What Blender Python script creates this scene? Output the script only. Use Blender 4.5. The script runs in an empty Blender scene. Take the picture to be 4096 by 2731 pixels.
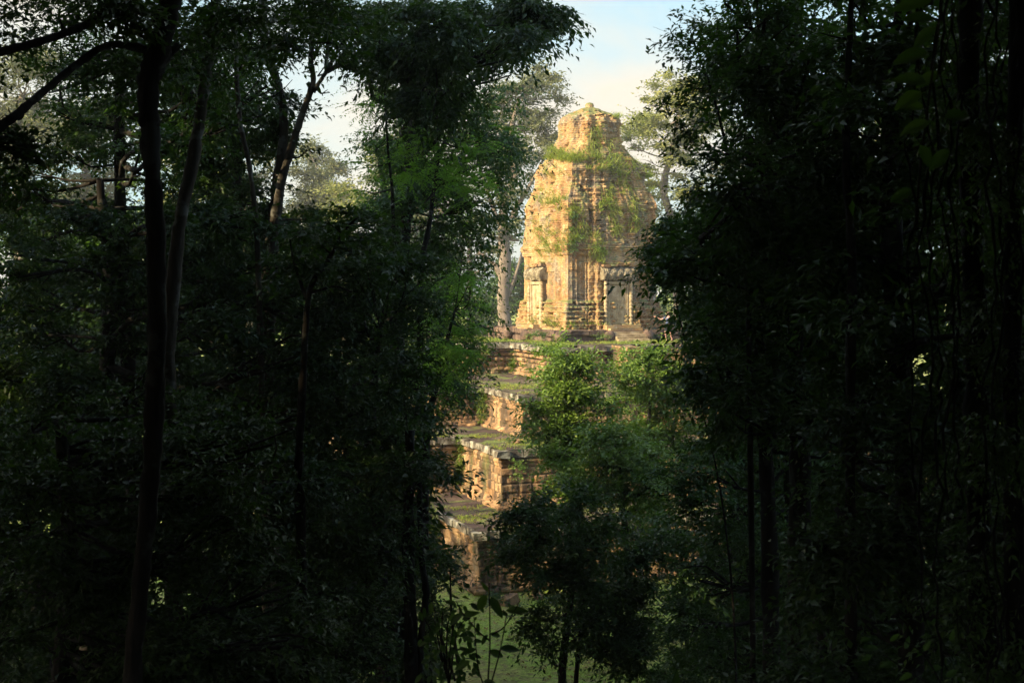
import bpy, math, random
import numpy as np
from mathutils import Vector, Matrix
C = bpy.context.scene
COL = C.collection
R = math.radians
# ------------------------------------------------------------------ camera, world, sun, exposure
F = 1250.0; PITCH = math.atan(56/1250.0); CZ = 12.25
cam = bpy.data.cameras.new('camera'); camo = bpy.data.objects.new('camera', cam); COL.objects.link(camo)
cam.lens = F*36/1024; cam.sensor_width = 36; cam.clip_end = 3000; cam.clip_start = 0.05
camo.location = (0, 0, CZ); camo.rotation_euler = (math.pi/2-PITCH, 0, 0)
cam.dof.use_dof = True; cam.dof.focus_distance = 66; cam.dof.aperture_fstop = 4.5
C.camera = camo
SUN_AZ = (-0.86, -0.51); SUN_EL = R(27)
w = bpy.data.worlds.new('World'); C.world = w; w.use_nodes = True
nt = w.node_tree; N = nt.nodes; L = nt.links
bg = N['Background']; sky = N.new('ShaderNodeTexSky'); sky.sky_type = 'NISHITA'; sky.sun_disc = False
sky.sun_elevation = SUN_EL; sky.sun_rotation = math.atan2(SUN_AZ[0], SUN_AZ[1]); sky.air_density = 1.0; sky.dust_density = 1.5; sky.ozone_density = 0.6
tc = N.new('ShaderNodeTexCoord'); mp = N.new('ShaderNodeMapping'); mp.inputs['Scale'].default_value = (1, 1, 2.1); mp.inputs['Location'].default_value = (0.25, 0.1, 0.40)
nz = N.new('ShaderNodeTexNoise'); nz.inputs['Scale'].default_value = 3.6; nz.inputs['Detail'].default_value = 7; nz.inputs['Roughness'].default_value = .5; nz.inputs['Distortion'].default_value = .35
cr = N.new('ShaderNodeValToRGB'); cr.color_ramp.elements[0].position = .42; cr.color_ramp.elements[1].position = .60
mx = N.new('ShaderNodeMix'); mx.data_type = 'RGBA'
L.new(tc.outputs['Generated'], mp.inputs['Vector']); L.new(mp.outputs[0], nz.inputs['Vector']); L.new(nz.outputs['Fac'], cr.inputs[0])
dt = N.new('ShaderNodeVectorMath'); dt.operation = 'DOT_PRODUCT'; dt.inputs[1].default_value = (.15, .98, 0); L.new(tc.outputs['Generated'], dt.inputs[0])
dr = N.new('ShaderNodeMapRange'); dr.inputs['From Min'].default_value = .25; dr.inputs['From Max'].default_value = .75; L.new(dt.outputs['Value'], dr.inputs['Value'])
m8 = N.new('ShaderNodeMath'); m8.operation = 'MULTIPLY'; m8.inputs[1].default_value = .82; L.new(dr.outputs[0], m8.inputs[0])
mm = N.new('ShaderNodeMath'); mm.operation = 'MULTIPLY'; L.new(cr.outputs[0], mm.inputs[0]); L.new(dr.outputs[0], mm.inputs[1]); L.new(mm.outputs[0], mx.inputs['Factor']); mw = N.new('ShaderNodeMix'); mw.data_type = 'RGBA'; mw.inputs['B'].default_value = (1.05, 1.62, 1.75, 1); L.new(sky.outputs[0], mw.inputs['A']); L.new(mw.outputs['Result'], mx.inputs['A']); L.new(m8.outputs[0], mw.inputs['Factor']); mx.inputs['B'].default_value = (2.35, 2.15, 1.8, 1)
L.new(mx.outputs['Result'], bg.inputs[0]); bg.inputs[1].default_value = 0.15
sl = bpy.data.lights.new('sun', 'SUN'); so = bpy.data.objects.new('sun', sl); COL.objects.link(so)
sl.energy = 3.6; sl.angle = R(0.6); sl.color = (1.0, 0.82, 0.52)
sd = Vector((SUN_AZ[0]*math.cos(SUN_EL), SUN_AZ[1]*math.cos(SUN_EL), math.sin(SUN_EL)))
so.rotation_euler = sd.to_track_quat('Z', 'Y').to_euler()
vs = C.view_settings; vs.view_transform = 'Standard'; vs.look = 'None'; vs.gamma = 1; vs.use_curve_mapping = False
vs.exposure = 1.6
C.render.engine = 'CYCLES'
C.cycles.max_bounces = 4; C.cycles.diffuse_bounces = 2; C.cycles.transmission_bounces = 2; C.cycles.transparent_max_bounces = 4

# ------------------------------------------------------------------ helpers
rng = np.random.default_rng(11); random.seed(5)
cp, sp = math.cos(PITCH), math.sin(PITCH)
def P(px, py, Y):
    u = (px-512)/F; v = -(py-341)/F
    dy = cp+v*sp; dz = -sp+v*cp
    return np.array([u*Y/dy, Y, CZ+dz*Y/dy])
def proj(p):
    p = np.asarray(p); x = p[..., 0]; y = p[..., 1]; z = p[..., 2]-CZ
    d = y*cp-z*sp; v = y*sp+z*cp
    return 512+F*x/d, 341-F*v/d, d
def _hash(i, j, k, seed):
    n = (i.astype(np.int64)*374761393+j.astype(np.int64)*668265263+k.astype(np.int64)*2147483647+seed*1274126177) & 0xffffffff
    n = ((n ^ (n >> 13))*1274126177) & 0xffffffff
    n = ((n ^ (n >> 16))*2246822519) & 0xffffffff
    return ((n ^ (n >> 15)) & 0xffffff)/float(0xffffff)
def vnoise(p, s=1.0, seed=0):
    p = np.asarray(p, float)*np.asarray(s, float)
    i = np.floor(p).astype(np.int64); f = p-i; f = f*f*(3-2*f)
    r = 0
    for a in (0, 1):
        for b in (0, 1):
            for c in (0, 1):
                wgt = (f[..., 0] if a else 1-f[..., 0])*(f[..., 1] if b else 1-f[..., 1])*(f[..., 2] if c else 1-f[..., 2])
                r = r+wgt*_hash(i[..., 0]+a, i[..., 1]+b, i[..., 2]+c, seed)
    return r
def fbm(p, s=1.0, seed=0, o=3):
    t = 0; a = .5; n = 0; s = np.asarray(s, float)
    for q in range(o):
        t = t+a*vnoise(p, s*(2**q), seed+q*7); n += a; a *= .5
    return t/n
def mesh(name, V, faces, mat=None, parent=None, smooth=False, rnd=None):
    me = bpy.data.meshes.new(name); V = np.asarray(V, np.float32)
    if isinstance(faces, np.ndarray):
        k = faces.shape[1]; nf = len(faces)
        me.vertices.add(len(V)); me.vertices.foreach_set('co', V.ravel())
        me.loops.add(nf*k); me.loops.foreach_set('vertex_index', faces.astype(np.int32).ravel())
        me.polygons.add(nf); me.polygons.foreach_set('loop_start', np.arange(0, nf*k, k, dtype=np.int32)); me.polygons.foreach_set('loop_total', np.full(nf, k, np.int32))
        me.update(calc_edges=True)
    else:
        me.from_pydata(V.tolist(), [], faces)
    if rnd is not None:
        a = me.attributes.new('rnd', 'FLOAT', 'POINT'); a.data.foreach_set('value', np.asarray(rnd, np.float32))
    if smooth: me.polygons.foreach_set('use_smooth', np.ones(len(me.polygons), bool))
    if mat: me.materials.append(mat)
    o = bpy.data.objects.new(name, me); COL.objects.link(o)
    if parent: o.parent = parent
    return o
def tag(o, label=None, cat=None, group=None, kind=None):
    if label: o['label'] = label
    if cat: o['category'] = cat
    if group: o['group'] = group
    if kind: o['kind'] = kind
    return o
def empty(name, loc, label=None, cat=None, group=None):
    o = bpy.data.objects.new(name, None); COL.objects.link(o); o.location = [float(a) for a in loc]; o.empty_display_size = .3
    tag(o, label, cat, group); return o
class MB:
    """collects geometry, then becomes ONE mesh object"""
    def __init__(s): s.v = []; s.f = []; s.n = 0
    def add(s, v, f):
        v = np.asarray(v, float); s.v.append(v); s.f += [tuple(int(i)+s.n for i in q) for q in f]; s.n += len(v)
    def box(s, c, sz, ax=None, jit=0, cut=0):
        c = np.asarray(c, float); h = np.asarray(sz, float)/2
        ax = np.eye(3) if ax is None else np.asarray(ax)
        v = []
        for z in (-1, 1):
            for y in (-1, 1):
                for x in (-1, 1): v.append(np.array([x, y, z])*h+(rng.normal(0, jit, 3) if jit else 0))
        v = np.array(v)@ax+c
        s.add(v, [(0, 2, 3, 1), (4, 5, 7, 6), (0, 1, 5, 4), (2, 6, 7, 3), (0, 4, 6, 2), (1, 3, 7, 5)])
    def tube(s, pts, rad, n=7, cap=True):
        pts = np.asarray(pts, float); m = len(pts); rad = np.broadcast_to(np.asarray(rad, float), (m,))
        T = np.gradient(pts, axis=0); T /= np.linalg.norm(T, axis=1)[:, None]+1e-9
        ref = np.array([0, 0, 1.]) if abs(T[0][2]) < .9 else np.array([1., 0, 0])
        a = np.cross(T, ref); a /= np.linalg.norm(a, axis=1)[:, None]+1e-9; b = np.cross(T, a)
        th = np.arange(n)*2*math.pi/n
        v = pts[:, None, :]+rad[:, None, None]*(np.cos(th)[None, :, None]*a[:, None, :]+np.sin(th)[None, :, None]*b[:, None, :])
        f = [(i*n+j, (i+1)*n+j, (i+1)*n+(j+1) % n, i*n+(j+1) % n) for i in range(m-1) for j in range(n)]
        if cap: f += [tuple(range(n)), tuple((m-1)*n+j for j in reversed(range(n)))]
        s.add(v.reshape(-1, 3), f)
    def build(s, name, mat=None, parent=None, smooth=False):
        V = np.concatenate(s.v) if s.v else np.zeros((0, 3))
        return mesh(name, V, s.f, mat, parent, smooth)
def rel(o, org):
    """shift mesh so that it sits under an Empty placed at org"""
    n = len(o.data.vertices); a = np.zeros(n*3, np.float32); o.data.vertices.foreach_get('co', a)
    a = a.reshape(-1, 3)-np.asarray(org, np.float32); o.data.vertices.foreach_set('co', a.ravel()); o.data.update(); return o
def spline(pts, n):
    pts = np.asarray(pts, float); m = len(pts)
    if m < 3: 
        t = np.linspace(0, 1, n)[:, None]; return pts[0]*(1-t)+pts[-1]*t
    q = np.vstack([2*pts[0]-pts[1], pts, 2*pts[-1]-pts[-2]]); out = []
    for t in np.linspace(0, m-1-1e-6, n):
        i = int(t); f = t-i; p0, p1, p2, p3 = q[i:i+4]
        out.append(.5*((2*p1)+(-p0+p2)*f+(2*p0-5*p1+4*p2-p3)*f*f+(-p0+3*p1-3*p2+p3)*f**3))
    return np.array(out)

# ------------------------------------------------------------------ materials
def newmat(name):
    m = bpy.data.materials.new(name); m.use_nodes = True; n = m.node_tree.nodes; l = m.node_tree.links
    return m, n, l, n['Principled BSDF'], n['Material Output']
def noise(n, l, scale, detail=4, rough=.55, vec=None, dist=0, sc3=None):
    t = n.new('ShaderNodeTexNoise'); t.inputs['Scale'].default_value = scale; t.inputs['Detail'].default_value = detail
    t.inputs['Roughness'].default_value = rough; t.inputs['Distortion'].default_value = dist
    g = n.new('ShaderNodeNewGeometry') if vec is None else None
    v = g.outputs['Position'] if vec is None else vec
    if sc3:
        mp = n.new('ShaderNodeMapping'); mp.inputs['Scale'].default_value = sc3; l.new(v, mp.inputs['Vector']); v = mp.outputs[0]
    l.new(v, t.inputs['Vector']); return t.outputs['Fac']
def ramp(n, l, fac, stops, interp='LINEAR'):
    r = n.new('ShaderNodeValToRGB'); e = r.color_ramp.elements; r.color_ramp.interpolation = interp
    while len(e) < len(stops): e.new(.5)
    for k, (p, c) in enumerate(stops):
        e[k].position = p; e[k].color = (*c, 1) if not np.isscalar(c) else (c, c, c, 1)
    l.new(fac, r.inputs[0]); return r.outputs[0]
def mix(n, l, fac, a, b, mode='MIX'):
    m = n.new('ShaderNodeMix'); m.data_type = 'RGBA'; m.blend_type = mode
    if np.isscalar(fac): m.inputs['Factor'].default_value = fac
    else: l.new(fac, m.inputs['Factor'])
    for k, x in (('A', a), ('B', b)):
        if isinstance(x, tuple): m.inputs[k].default_value = (*x, 1)
        else: l.new(x, m.inputs[k])
    return m.outputs['Result']
def mathn(n, l, op, a, b=None, clamp=False):
    m = n.new('ShaderNodeMath'); m.operation = op; m.use_clamp = clamp
    for k, x in enumerate((a, b)):
        if x is None: continue
        if np.isscalar(x): m.inputs[k].default_value = x
        else: l.new(x, m.inputs[k])
    return m.outputs[0]
def bump(n, l, b, h, strength=.4, dist=.05):
    m = n.new('ShaderNodeBump'); m.inputs['Strength'].default_value = strength; m.inputs['Distance'].default_value = dist
    l.new(h, m.inputs['Height']); l.new(m.outputs[0], b.inputs['Normal'])
def leafmat(name, c0, c1, c2, rough=.38, spec=.5, trans=.25, tcol=None):
    m, n, l, b, out = newmat(name)
    at = n.new('ShaderNodeAttribute'); at.attribute_name = 'rnd'
    col = ramp(n, l, at.outputs['Fac'], [(0, c0), (.5, c1), (.93, c2), (1, tuple(np.array(c2)*1.5))])
    big = noise(n, l, .35, 2)
    col = mix(n, l, ramp(n, l, big, [(.35, 0.0), (.65, 1.0)]), col, mix(n, l, .5, col, tuple(np.array(c1)*np.array([1.5, 1.2, .8]))))
    l.new(col, b.inputs['Base Color']); b.inputs['Roughness'].default_value = rough; b.inputs['Specular IOR Level'].default_value = spec
    t = n.new('ShaderNodeBsdfTranslucent'); 
    tc_ = mix(n, l, 1.0, col, (1.6, 1.9, .7), 'MULTIPLY'); l.new(tc_, t.inputs['Color'])
    ms = n.new('ShaderNodeMixShader'); ms.inputs[0].default_value = trans
    l.new(b.outputs[0], ms.inputs[1]); l.new(t.outputs[0], ms.inputs[2]); l.new(ms.outputs[0], out.inputs[0])
    return m
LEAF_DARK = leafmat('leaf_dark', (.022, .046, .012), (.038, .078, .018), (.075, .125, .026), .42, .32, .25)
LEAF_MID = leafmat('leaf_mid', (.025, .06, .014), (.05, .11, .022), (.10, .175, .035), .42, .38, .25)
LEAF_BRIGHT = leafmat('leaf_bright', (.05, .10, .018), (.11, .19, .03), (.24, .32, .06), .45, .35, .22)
LEAF_FERN = leafmat('leaf_fern', (.10, .21, .04), (.18, .34, .07), (.28, .45, .11), .5, .3, .35)
LEAF_HAZED = leafmat('leaf_hazed', (.085, .10, .055), (.13, .145, .075), (.2, .21, .10), .6, .2, .2)  # olive grey with distance haze put into the leaf colour
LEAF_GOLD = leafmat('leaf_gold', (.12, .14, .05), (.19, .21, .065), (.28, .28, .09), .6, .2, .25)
GRASS = leafmat('grass_blade', (.11, .16, .03), (.19, .25, .05), (.32, .34, .10), .6, .2, .35)
def barkmat(name, c0, c1, c2, sc=6, patch=None):
    m, n, l, b, out = newmat(name)
    f = noise(n, l, sc, 6, .65, sc3=(1, 1, .22)); col = ramp(n, l, f, [(.3, c0), (.52, c1), (.72, c2)])
    f2 = noise(n, l, sc*.35, 4)
    if patch: col = mix(n, l, ramp(n, l, f2, [(.56, 0.0), (.62, 1.0)]), col, patch)
    l.new(col, b.inputs['Base Color']); b.inputs['Roughness'].default_value = .95; b.inputs['Specular IOR Level'].default_value = .1; bump(n, l, b, f, .8, .03); return m
BARK_DARK = barkmat('bark_dark', (.014, .012, .010), (.028, .024, .019), (.05, .043, .034), 9, (.07, .07, .06))
BARK_MID = barkmat('bark_mid', (.05, .042, .03), (.09, .075, .055), (.15, .13, .1), 7, (.2, .19, .16))
BARK_PALE = barkmat('bark_pale', (.11, .085, .065), (.19, .15, .11), (.27, .22, .17), 3)
def brickmat():
    m, n, l, b, out = newmat('old_brick')
    g = n.new('ShaderNodeNewGeometry')
    f1 = noise(n, l, 1.1, 6, .6); base = ramp(n, l, f1, [(.30, (.16, .09, .042)), (.43, (.33, .185, .08)), (.56, (.43, .27, .12)), (.72, (.49, .36, .185))])
    f2 = noise(n, l, 7, 5, .7, sc3=(1, 1, 2.6)); base = mix(n, l, .6, base, ramp(n, l, f2, [(.32, (.3, .28, .26)), (.46, (.9, .9, .9)), (.62, (1.15, 1.12, 1.05))]), 'MULTIPLY')
    f3 = noise(n, l, .8, 7, .68, sc3=(1, 1, .7), dist=.4)      # grey lichen and dirt
    base = mix(n, l, ramp(n, l, f3, [(.50, 0.0), (.60, .75)]), base, ramp(n, l, f2, [(.35, (.08, .065, .05)), (.6, (.24, .21, .16))]))
    f5 = noise(n, l, 3.2, 6, .7); base = mix(n, l, ramp(n, l, f5, [(.58, 0.0), (.66, .75)]), base, (.44, .41, .33))
    sx = n.new('ShaderNodeSeparateXYZ'); l.new(g.outputs['Normal'], sx.inputs[0])
    f4 = noise(n, l, 1.6, 5, .6)
    up = mathn(n, l, 'ADD', mathn(n, l, 'MULTIPLY', sx.outputs['Z'], .33), f4)
    base = mix(n, l, ramp(n, l, up, [(.60, 0.0), (.72, .85)]), base, (.13, .15, .045))
    l.new(base, b.inputs['Base Color']); b.inputs['Roughness'].default_value = .92; b.inputs['Specular IOR Level'].default_value = .15
    bump(n, l, b, f2, .6, .06); return m
BRICK = brickmat()
def lateritemat(name='laterite', top=False):
    m, n, l, b, out = newmat(name)
    g = n.new('ShaderNodeNewGeometry')
    f1 = noise(n, l, .9, 6, .6)
    if top: base = ramp(n, l, f1, [(.35, (.06, .042, .038)), (.5, (.12, .085, .07)), (.65, (.2, .15, .11))])
    else: base = ramp(n, l, f1, [(.32, (.17, .10, .05)), (.45, (.32, .19, .095)), (.58, (.42, .27, .14)), (.75, (.36, .28, .16))])
    f2 = noise(n, l, 12, 5, .7); base = mix(n, l, .65, base, ramp(n, l, f2, [(.3, (.4, .38, .36)), (.5, (1, 1, 1)), (.7, (1.2, 1.15, 1.1))]), 'MULTIPLY')
    at = n.new('ShaderNodeAttribute'); at.attribute_name = 'rnd'
    base = mix(n, l, .55, base, ramp(n, l, at.outputs['Fac'], [(0, (.55, .5, .45)), (.5, (1, 1, 1)), (1, (1.35, 1.3, 1.15))]), 'MULTIPLY')
    f3 = noise(n, l, 1.3, 6, .7, sc3=(1.3, 1.3, .32), dist=.3)   # rain streaks
    if not top: base = mix(n, l, ramp(n, l, f3, [(.48, 0.0), (.57, .88)]), base, (.07, .052, .036))
    f5 = noise(n, l, 1.0, 5, .6, sc3=(1, 1, .5)); 
    base = mix(n, l, ramp(n, l, f5, [(.56, 0.0), (.68, .8)]), base, (.085, .105, .03) if top else (.10, .11, .04))
    if top:
        f6 = noise(n, l, .75, 6, .65); base = mix(n, l, ramp(n, l, f6, [(.53, 0.0), (.62, .9)]), base, ramp(n, l, f2, [(.3, (.08, .10, .03)), (.7, (.22, .26, .06))]))
    l.new(base, b.inputs['Base Color']); b.inputs['Roughness'].default_value = .95; b.inputs['Specular IOR Level'].default_value = .12
    bump(n, l, b, f2, .7, .06); return m
LAT = lateritemat(); LAT_TOP = lateritemat('laterite_ledge', True)
def stonemat(name, c0, c1, c2, sc=2.5):
    m, n, l, b, out = newmat(name)
    f = noise(n, l, sc, 6, .65); col = ramp(n, l, f, [(.35, c0), (.5, c1), (.66, c2)])
    f2 = noise(n, l, 14, 4, .7); col = mix(n, l, .5, col, ramp(n, l, f2, [(.3, (.55, .55, .55)), (.6, (1.1, 1.1, 1.1))]), 'MULTIPLY')
    l.new(col, b.inputs['Base Color']); b.inputs['Roughness'].default_value = .9; b.inputs['Specular IOR Level'].default_value = .2; bump(n, l, b, f2, .5, .03); return m
SAND = stonemat('sandstone', (.24, .17, .09), (.40, .30, .16), (.50, .40, .25))
LINT = stonemat('weathered_lintel_stone', (.09, .07, .045), (.22, .18, .11), (.36, .30, .19), 3)
COPE = stonemat('lichen_stone', (.06, .048, .036), (.16, .135, .095), (.42, .39, .29), 2.2)
LATD = stonemat('dark_laterite', (.05, .035, .03), (.13, .085, .06), (.24, .16, .10), 2)
def plain(name, c, r=.7):
    m, n, l, b, out = newmat(name); f = noise(n, l, 20, 3); l.new(mix(n, l, .3, tuple(c), ramp(n, l, f, [(.3, tuple(np.array(c)*.6)), (.7, tuple(np.array(c)*1.3))])), b.inputs['Base Color']); b.inputs['Roughness'].default_value = r; return m
def groundmat():
    m, n, l, b, out = newmat('ground_cover')
    g = n.new('ShaderNodeNewGeometry'); sx = n.new('ShaderNodeSeparateXYZ'); l.new(g.outputs['Position'], sx.inputs[0])
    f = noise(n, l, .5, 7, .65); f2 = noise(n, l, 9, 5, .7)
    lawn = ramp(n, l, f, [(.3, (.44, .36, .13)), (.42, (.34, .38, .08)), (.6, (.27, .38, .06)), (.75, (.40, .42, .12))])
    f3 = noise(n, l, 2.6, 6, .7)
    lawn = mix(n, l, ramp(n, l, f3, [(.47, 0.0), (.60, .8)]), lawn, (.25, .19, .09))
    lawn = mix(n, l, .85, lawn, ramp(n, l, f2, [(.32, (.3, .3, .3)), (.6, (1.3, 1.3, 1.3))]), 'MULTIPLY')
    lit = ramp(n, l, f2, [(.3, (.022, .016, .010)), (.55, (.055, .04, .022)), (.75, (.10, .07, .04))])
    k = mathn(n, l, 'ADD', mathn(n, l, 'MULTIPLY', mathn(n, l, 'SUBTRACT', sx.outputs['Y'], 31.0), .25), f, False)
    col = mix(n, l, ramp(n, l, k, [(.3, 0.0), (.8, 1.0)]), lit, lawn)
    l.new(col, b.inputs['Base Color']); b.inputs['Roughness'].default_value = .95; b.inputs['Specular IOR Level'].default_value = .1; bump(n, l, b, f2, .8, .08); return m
GROUND = groundmat()

# ------------------------------------------------------------------ ground
def gz(x, y):
    x = np.asarray(x, float); y = np.asarray(y, float)
    t = np.clip(y/30.0, 0, 1); s = 1-(3*t*t-2*t**3)
    z = 10.6*s+np.where(y < 0, -y*.25, 0)
    p = np.stack([x, y, x*0], -1)
    return z+(fbm(p, .12, 3)-.5)*np.where(y < 32, 1.6, .25)*np.clip(np.hypot(x, y)/8, 0, 1)-.05
gx = np.concatenate([np.linspace(-900, -70, 14), np.linspace(-60, 60, 121), np.linspace(70, 900, 14)])
gy = np.concatenate([np.linspace(-300, -30, 8), np.linspace(-25, 110, 136), np.linspace(120, 1500, 14)])
GX, GY = np.meshgrid(gx, gy); GZ = gz(GX, GY)
V = np.stack([GX, GY, GZ], -1).reshape(-1, 3); nx = len(gx); ny = len(gy)
I = (np.arange(ny-1)[:, None]*nx+np.arange(nx-1)[None, :]).ravel()
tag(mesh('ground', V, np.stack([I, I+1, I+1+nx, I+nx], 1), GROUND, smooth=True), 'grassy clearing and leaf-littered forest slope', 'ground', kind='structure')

# ------------------------------------------------------------------ stepped pyramid
TH = R(21); f2 = np.array([math.cos(TH), math.sin(TH), 0]); s2 = np.array([-math.sin(TH), math.cos(TH), 0])
CEN = np.array([4.68, 76.0, 0])
TZ = 8.99
# per tier: z bottom, z top, bulge half width, bulge front depth
tiers = [(0.0, 2.48, 15.2, 22.8), (2.48, 5.11, 12.8, 19.0), (5.11, 7.12, 10.3, 15.1), (7.12, TZ, 5.9, 7.9)]
def plan(hf, hs, d):
    """outline in (f, s) coordinates, anticlockwise seen from above, starting at front left bulge corner; d = outward offset"""
    nd = 5.3; nw = 2.6; b = 9.0 if hs > 10 else 8.0; bs = min(hs, hf+nw+1.5)
    f0 = hf+d; f1 = hf+nw+d; a = hs+d; c = hs-nd+d
    return np.array([(-f0, -a), (f0, -a), (f0, -c), (f1, -c), (f1, bs+d), (-f1, bs+d), (-f1, -c), (-f0, -c)])
def fs(p, z):
    p = np.asarray(p, float)
    return CEN+p[..., :1]*f2+p[..., 1:2]*s2+np.stack([0*p[..., 0], 0*p[..., 0], z+0*p[..., 0]], -1)
pyr = empty('stepped_pyramid', fs(np.array([0, 0]), 0.0), 'four tiered laterite pyramid of weathered orange brown blocks carrying the brick tower', 'temple pyramid')
PO = np.array(pyr.location)
def lerp(a, b, t): return a+(b-a)*t
for ti, (z0, z1, hf, hs) in enumerate(tiers):
    H = z1-z0; bh = H/7.0
    cope0 = z1-.27
    rows = []; z = z0
    zz = np.unique(np.round(np.concatenate([np.arange(z0, cope0, .045), [cope0]]), 4))
    verts = []; rr = []
    outl0 = plan(hf, hs, 0); nseg = len(outl0); seglen = [np.linalg.norm(outl0[(k+1) % nseg]-outl0[k]) for k in range(nseg)]
    ns = [max(6, int(Ls/(.075 if k in (0, 7, 6, 5) else .4))) for k, Ls in enumerate(seglen)]
    if ti == 3: prof = lambda h: .22*(h < .14)+.12*((h >= .14) & (h < .24))+.10*((h > .48) & (h < .56))+.18*((h > .62) & (h < .70))+.26*((h > .75) & (h < .82))+.34*(h > .87)
    else: prof = lambda h: .30*(h < .09)+.14*((h >= .09) & (h < .16))+.05*((h > .80) & (h < .84))+.10*(h > .90)
    for zi in zz:
        h = (zi-z0)/H; d = float(prof(np.array(h)))
        o = plan(hf, hs, d); c = int((zi-z0)/bh); fz = ((zi-z0)/bh) % 1
        for k in range(nseg):
            a, b = o[k], o[(k+1) % nseg]; m = ns[k]; t = np.arange(m)/m
            pt = a[None]*(1-t[:, None])+b[None]*t[:, None]
            tang = (b-a)/np.linalg.norm(b-a); nrm = np.array([tang[1], -tang[0]])
            s_ = t*seglen[k]; bw = .62
            bi = s_/bw+(.5 if c % 2 else 0)+.25*np.sin(c*2.3)
            q = np.stack([np.floor(bi), np.full(m, float(c)), np.full(m, k+ti*11.)], -1)
            hsh = _hash(q[:, 0], q[:, 1], q[:, 2], 5); hs2 = _hash(q[:, 0], q[:, 1], q[:, 2], 9)
            fx = bi % 1
            joint = (fx < .10) | (fz < .12)
            off = (hsh-.5)*.09-.08*joint-.16*(hs2 > .93)*(~joint)
            w3 = fs(pt, zi)
            off = off-.25*np.clip(fbm(w3, (.9, .9, 1.3), 21+ti)-.56, 0, 1)+(.5-fbm(w3, 5, 4))*.05
            fade = np.clip(np.minimum(t, 1-t)*seglen[k]/.12, 0.15, 1)
            w3 = w3+(off*fade)[:, None]*(nrm[0]*f2+nrm[1]*s2)[None]
            verts.append(w3); rr.append(hsh)
    V = np.concatenate(verts); n1 = sum(ns); nr = len(zz)
    I = (np.arange(nr-1)[:, None]*n1+np.arange(n1)[None, :]); J = (np.arange(nr-1)[:, None]*n1+(np.arange(n1)[None, :]+1) % n1)
    Fq = np.stack([I.ravel(), J.ravel(), (J+n1).ravel(), (I+n1).ravel()], 1)
    tier = rel(mesh('tier_wall', V, Fq, LAT, pyr, rnd=np.concatenate(rr)), PO)
    # coping stones: broken edge slabs, one mesh
    mb = MB(); o = plan(hf, hs, .0)
    for k in range(nseg):
        a, b = o[k], o[(k+1) % nseg]; Ls = seglen[k]; tang = (b-a)/Ls; nrm = np.array([tang[1], -tang[0]]); s_ = 0.0
        ax = np.array([tang[0]*f2+tang[1]*s2, -(nrm[0]*f2+nrm[1]*s2), [0, 0, 1]])
        base_d = .34 if ti == 3 else .12
        while s_ < Ls-.05:
            ln = min(random.uniform(.45, 1.1), Ls-s_); brk = random.random()
            th = .29 if brk > .16 else .2; pr = base_d+random.uniform(-.07, .09)
            dpt = .75; cc = a+tang*(s_+ln/2)+nrm*(pr-dpt/2)
            mb.box(fs(cc, z1-.29+th/2+random.uniform(-.015, .015)), (ln-.03, dpt, th), ax, .018)
            s_ += ln
    # corner blocks
    for k in range(nseg):
        mb.box(fs(o[k], z1-.143), (.55, .55, .31), np.array([f2, s2, [0, 0, 1]]), .02)
    rel(mb.build('coping', COPE, tier), PO)
    # ledge surface
    nxt = tiers[ti+1] if ti < 3 else None
    outr = plan(hf, hs, .02)
    inn = plan(nxt[2], nxt[3], -.4) if nxt else outr*.05
    ring = []
    M = 26
    for r_ in range(M):
        t = r_/(M-1); pts = []
        for k in range(nseg):
            a = lerp(outr[k], inn[k], t); b = lerp(outr[(k+1) % nseg], inn[(k+1) % nseg], t)
            m = 60 if k in (0, 7, 6, 5) else 16; u = (np.arange(m)/m)[:, None]; pts.append(a*(1-u)+b*u)
        p = np.concatenate(pts); w3 = fs(p, z1); w3[:, 2] += .03+(fbm(w3, 1.4, 8)-.5)*.14*min(1, t*4)+ (.09*t if ti < 3 else 0)
        ring.append(w3)
    n1 = len(ring[0]); V = np.concatenate(ring)
    I = (np.arange(M-1)[:, None]*n1+np.arange(n1)[None, :]); J = (np.arange(M-1)[:, None]*n1+(np.arange(n1)[None, :]+1) % n1)
    rel(mesh('ledge', V, np.stack([I.ravel(), J.ravel(), (J+n1).ravel(), (I+n1).ravel()], 1), LAT_TOP, tier, smooth=True), PO)
# front staircase with cheek walls
mb = MB(); axm = np.array([f2, s2, [0, 0, 1]]); nst = 36; s_top, s_bot = -8.6, -26.0
for k in range(nst):
    t = k/nst; sc = lerp(s_top, s_bot, t); zt = TZ-.22-(TZ-.22)*t
    mb.box(fs(np.array([0, sc-.0]), zt/2), (3.2, abs(s_top-s_bot)/nst*1.02, zt), axm, .008)
st = mb.build('staircase', LAT, pyr); rel(st, PO)
for sg in (-1, 1):
    mb = MB()
    for k in range(9):
        sc = lerp(s_top, s_bot, (k+.5)/9); zt = TZ-.12-(TZ-.4)*(k/9)
        mb.box(fs(np.array([sg*2.05, sc]), zt/2), (.9, abs(s_top-s_bot)/9*1.001, zt), axm, .015)
        mb.box(fs(np.array([sg*2.05, sc]), zt+.06), (1.05, abs(s_top-s_bot)/9*.97, .16), axm, .02)
    rel(mb.build('stair_cheek', LAT, pyr), PO)

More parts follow.
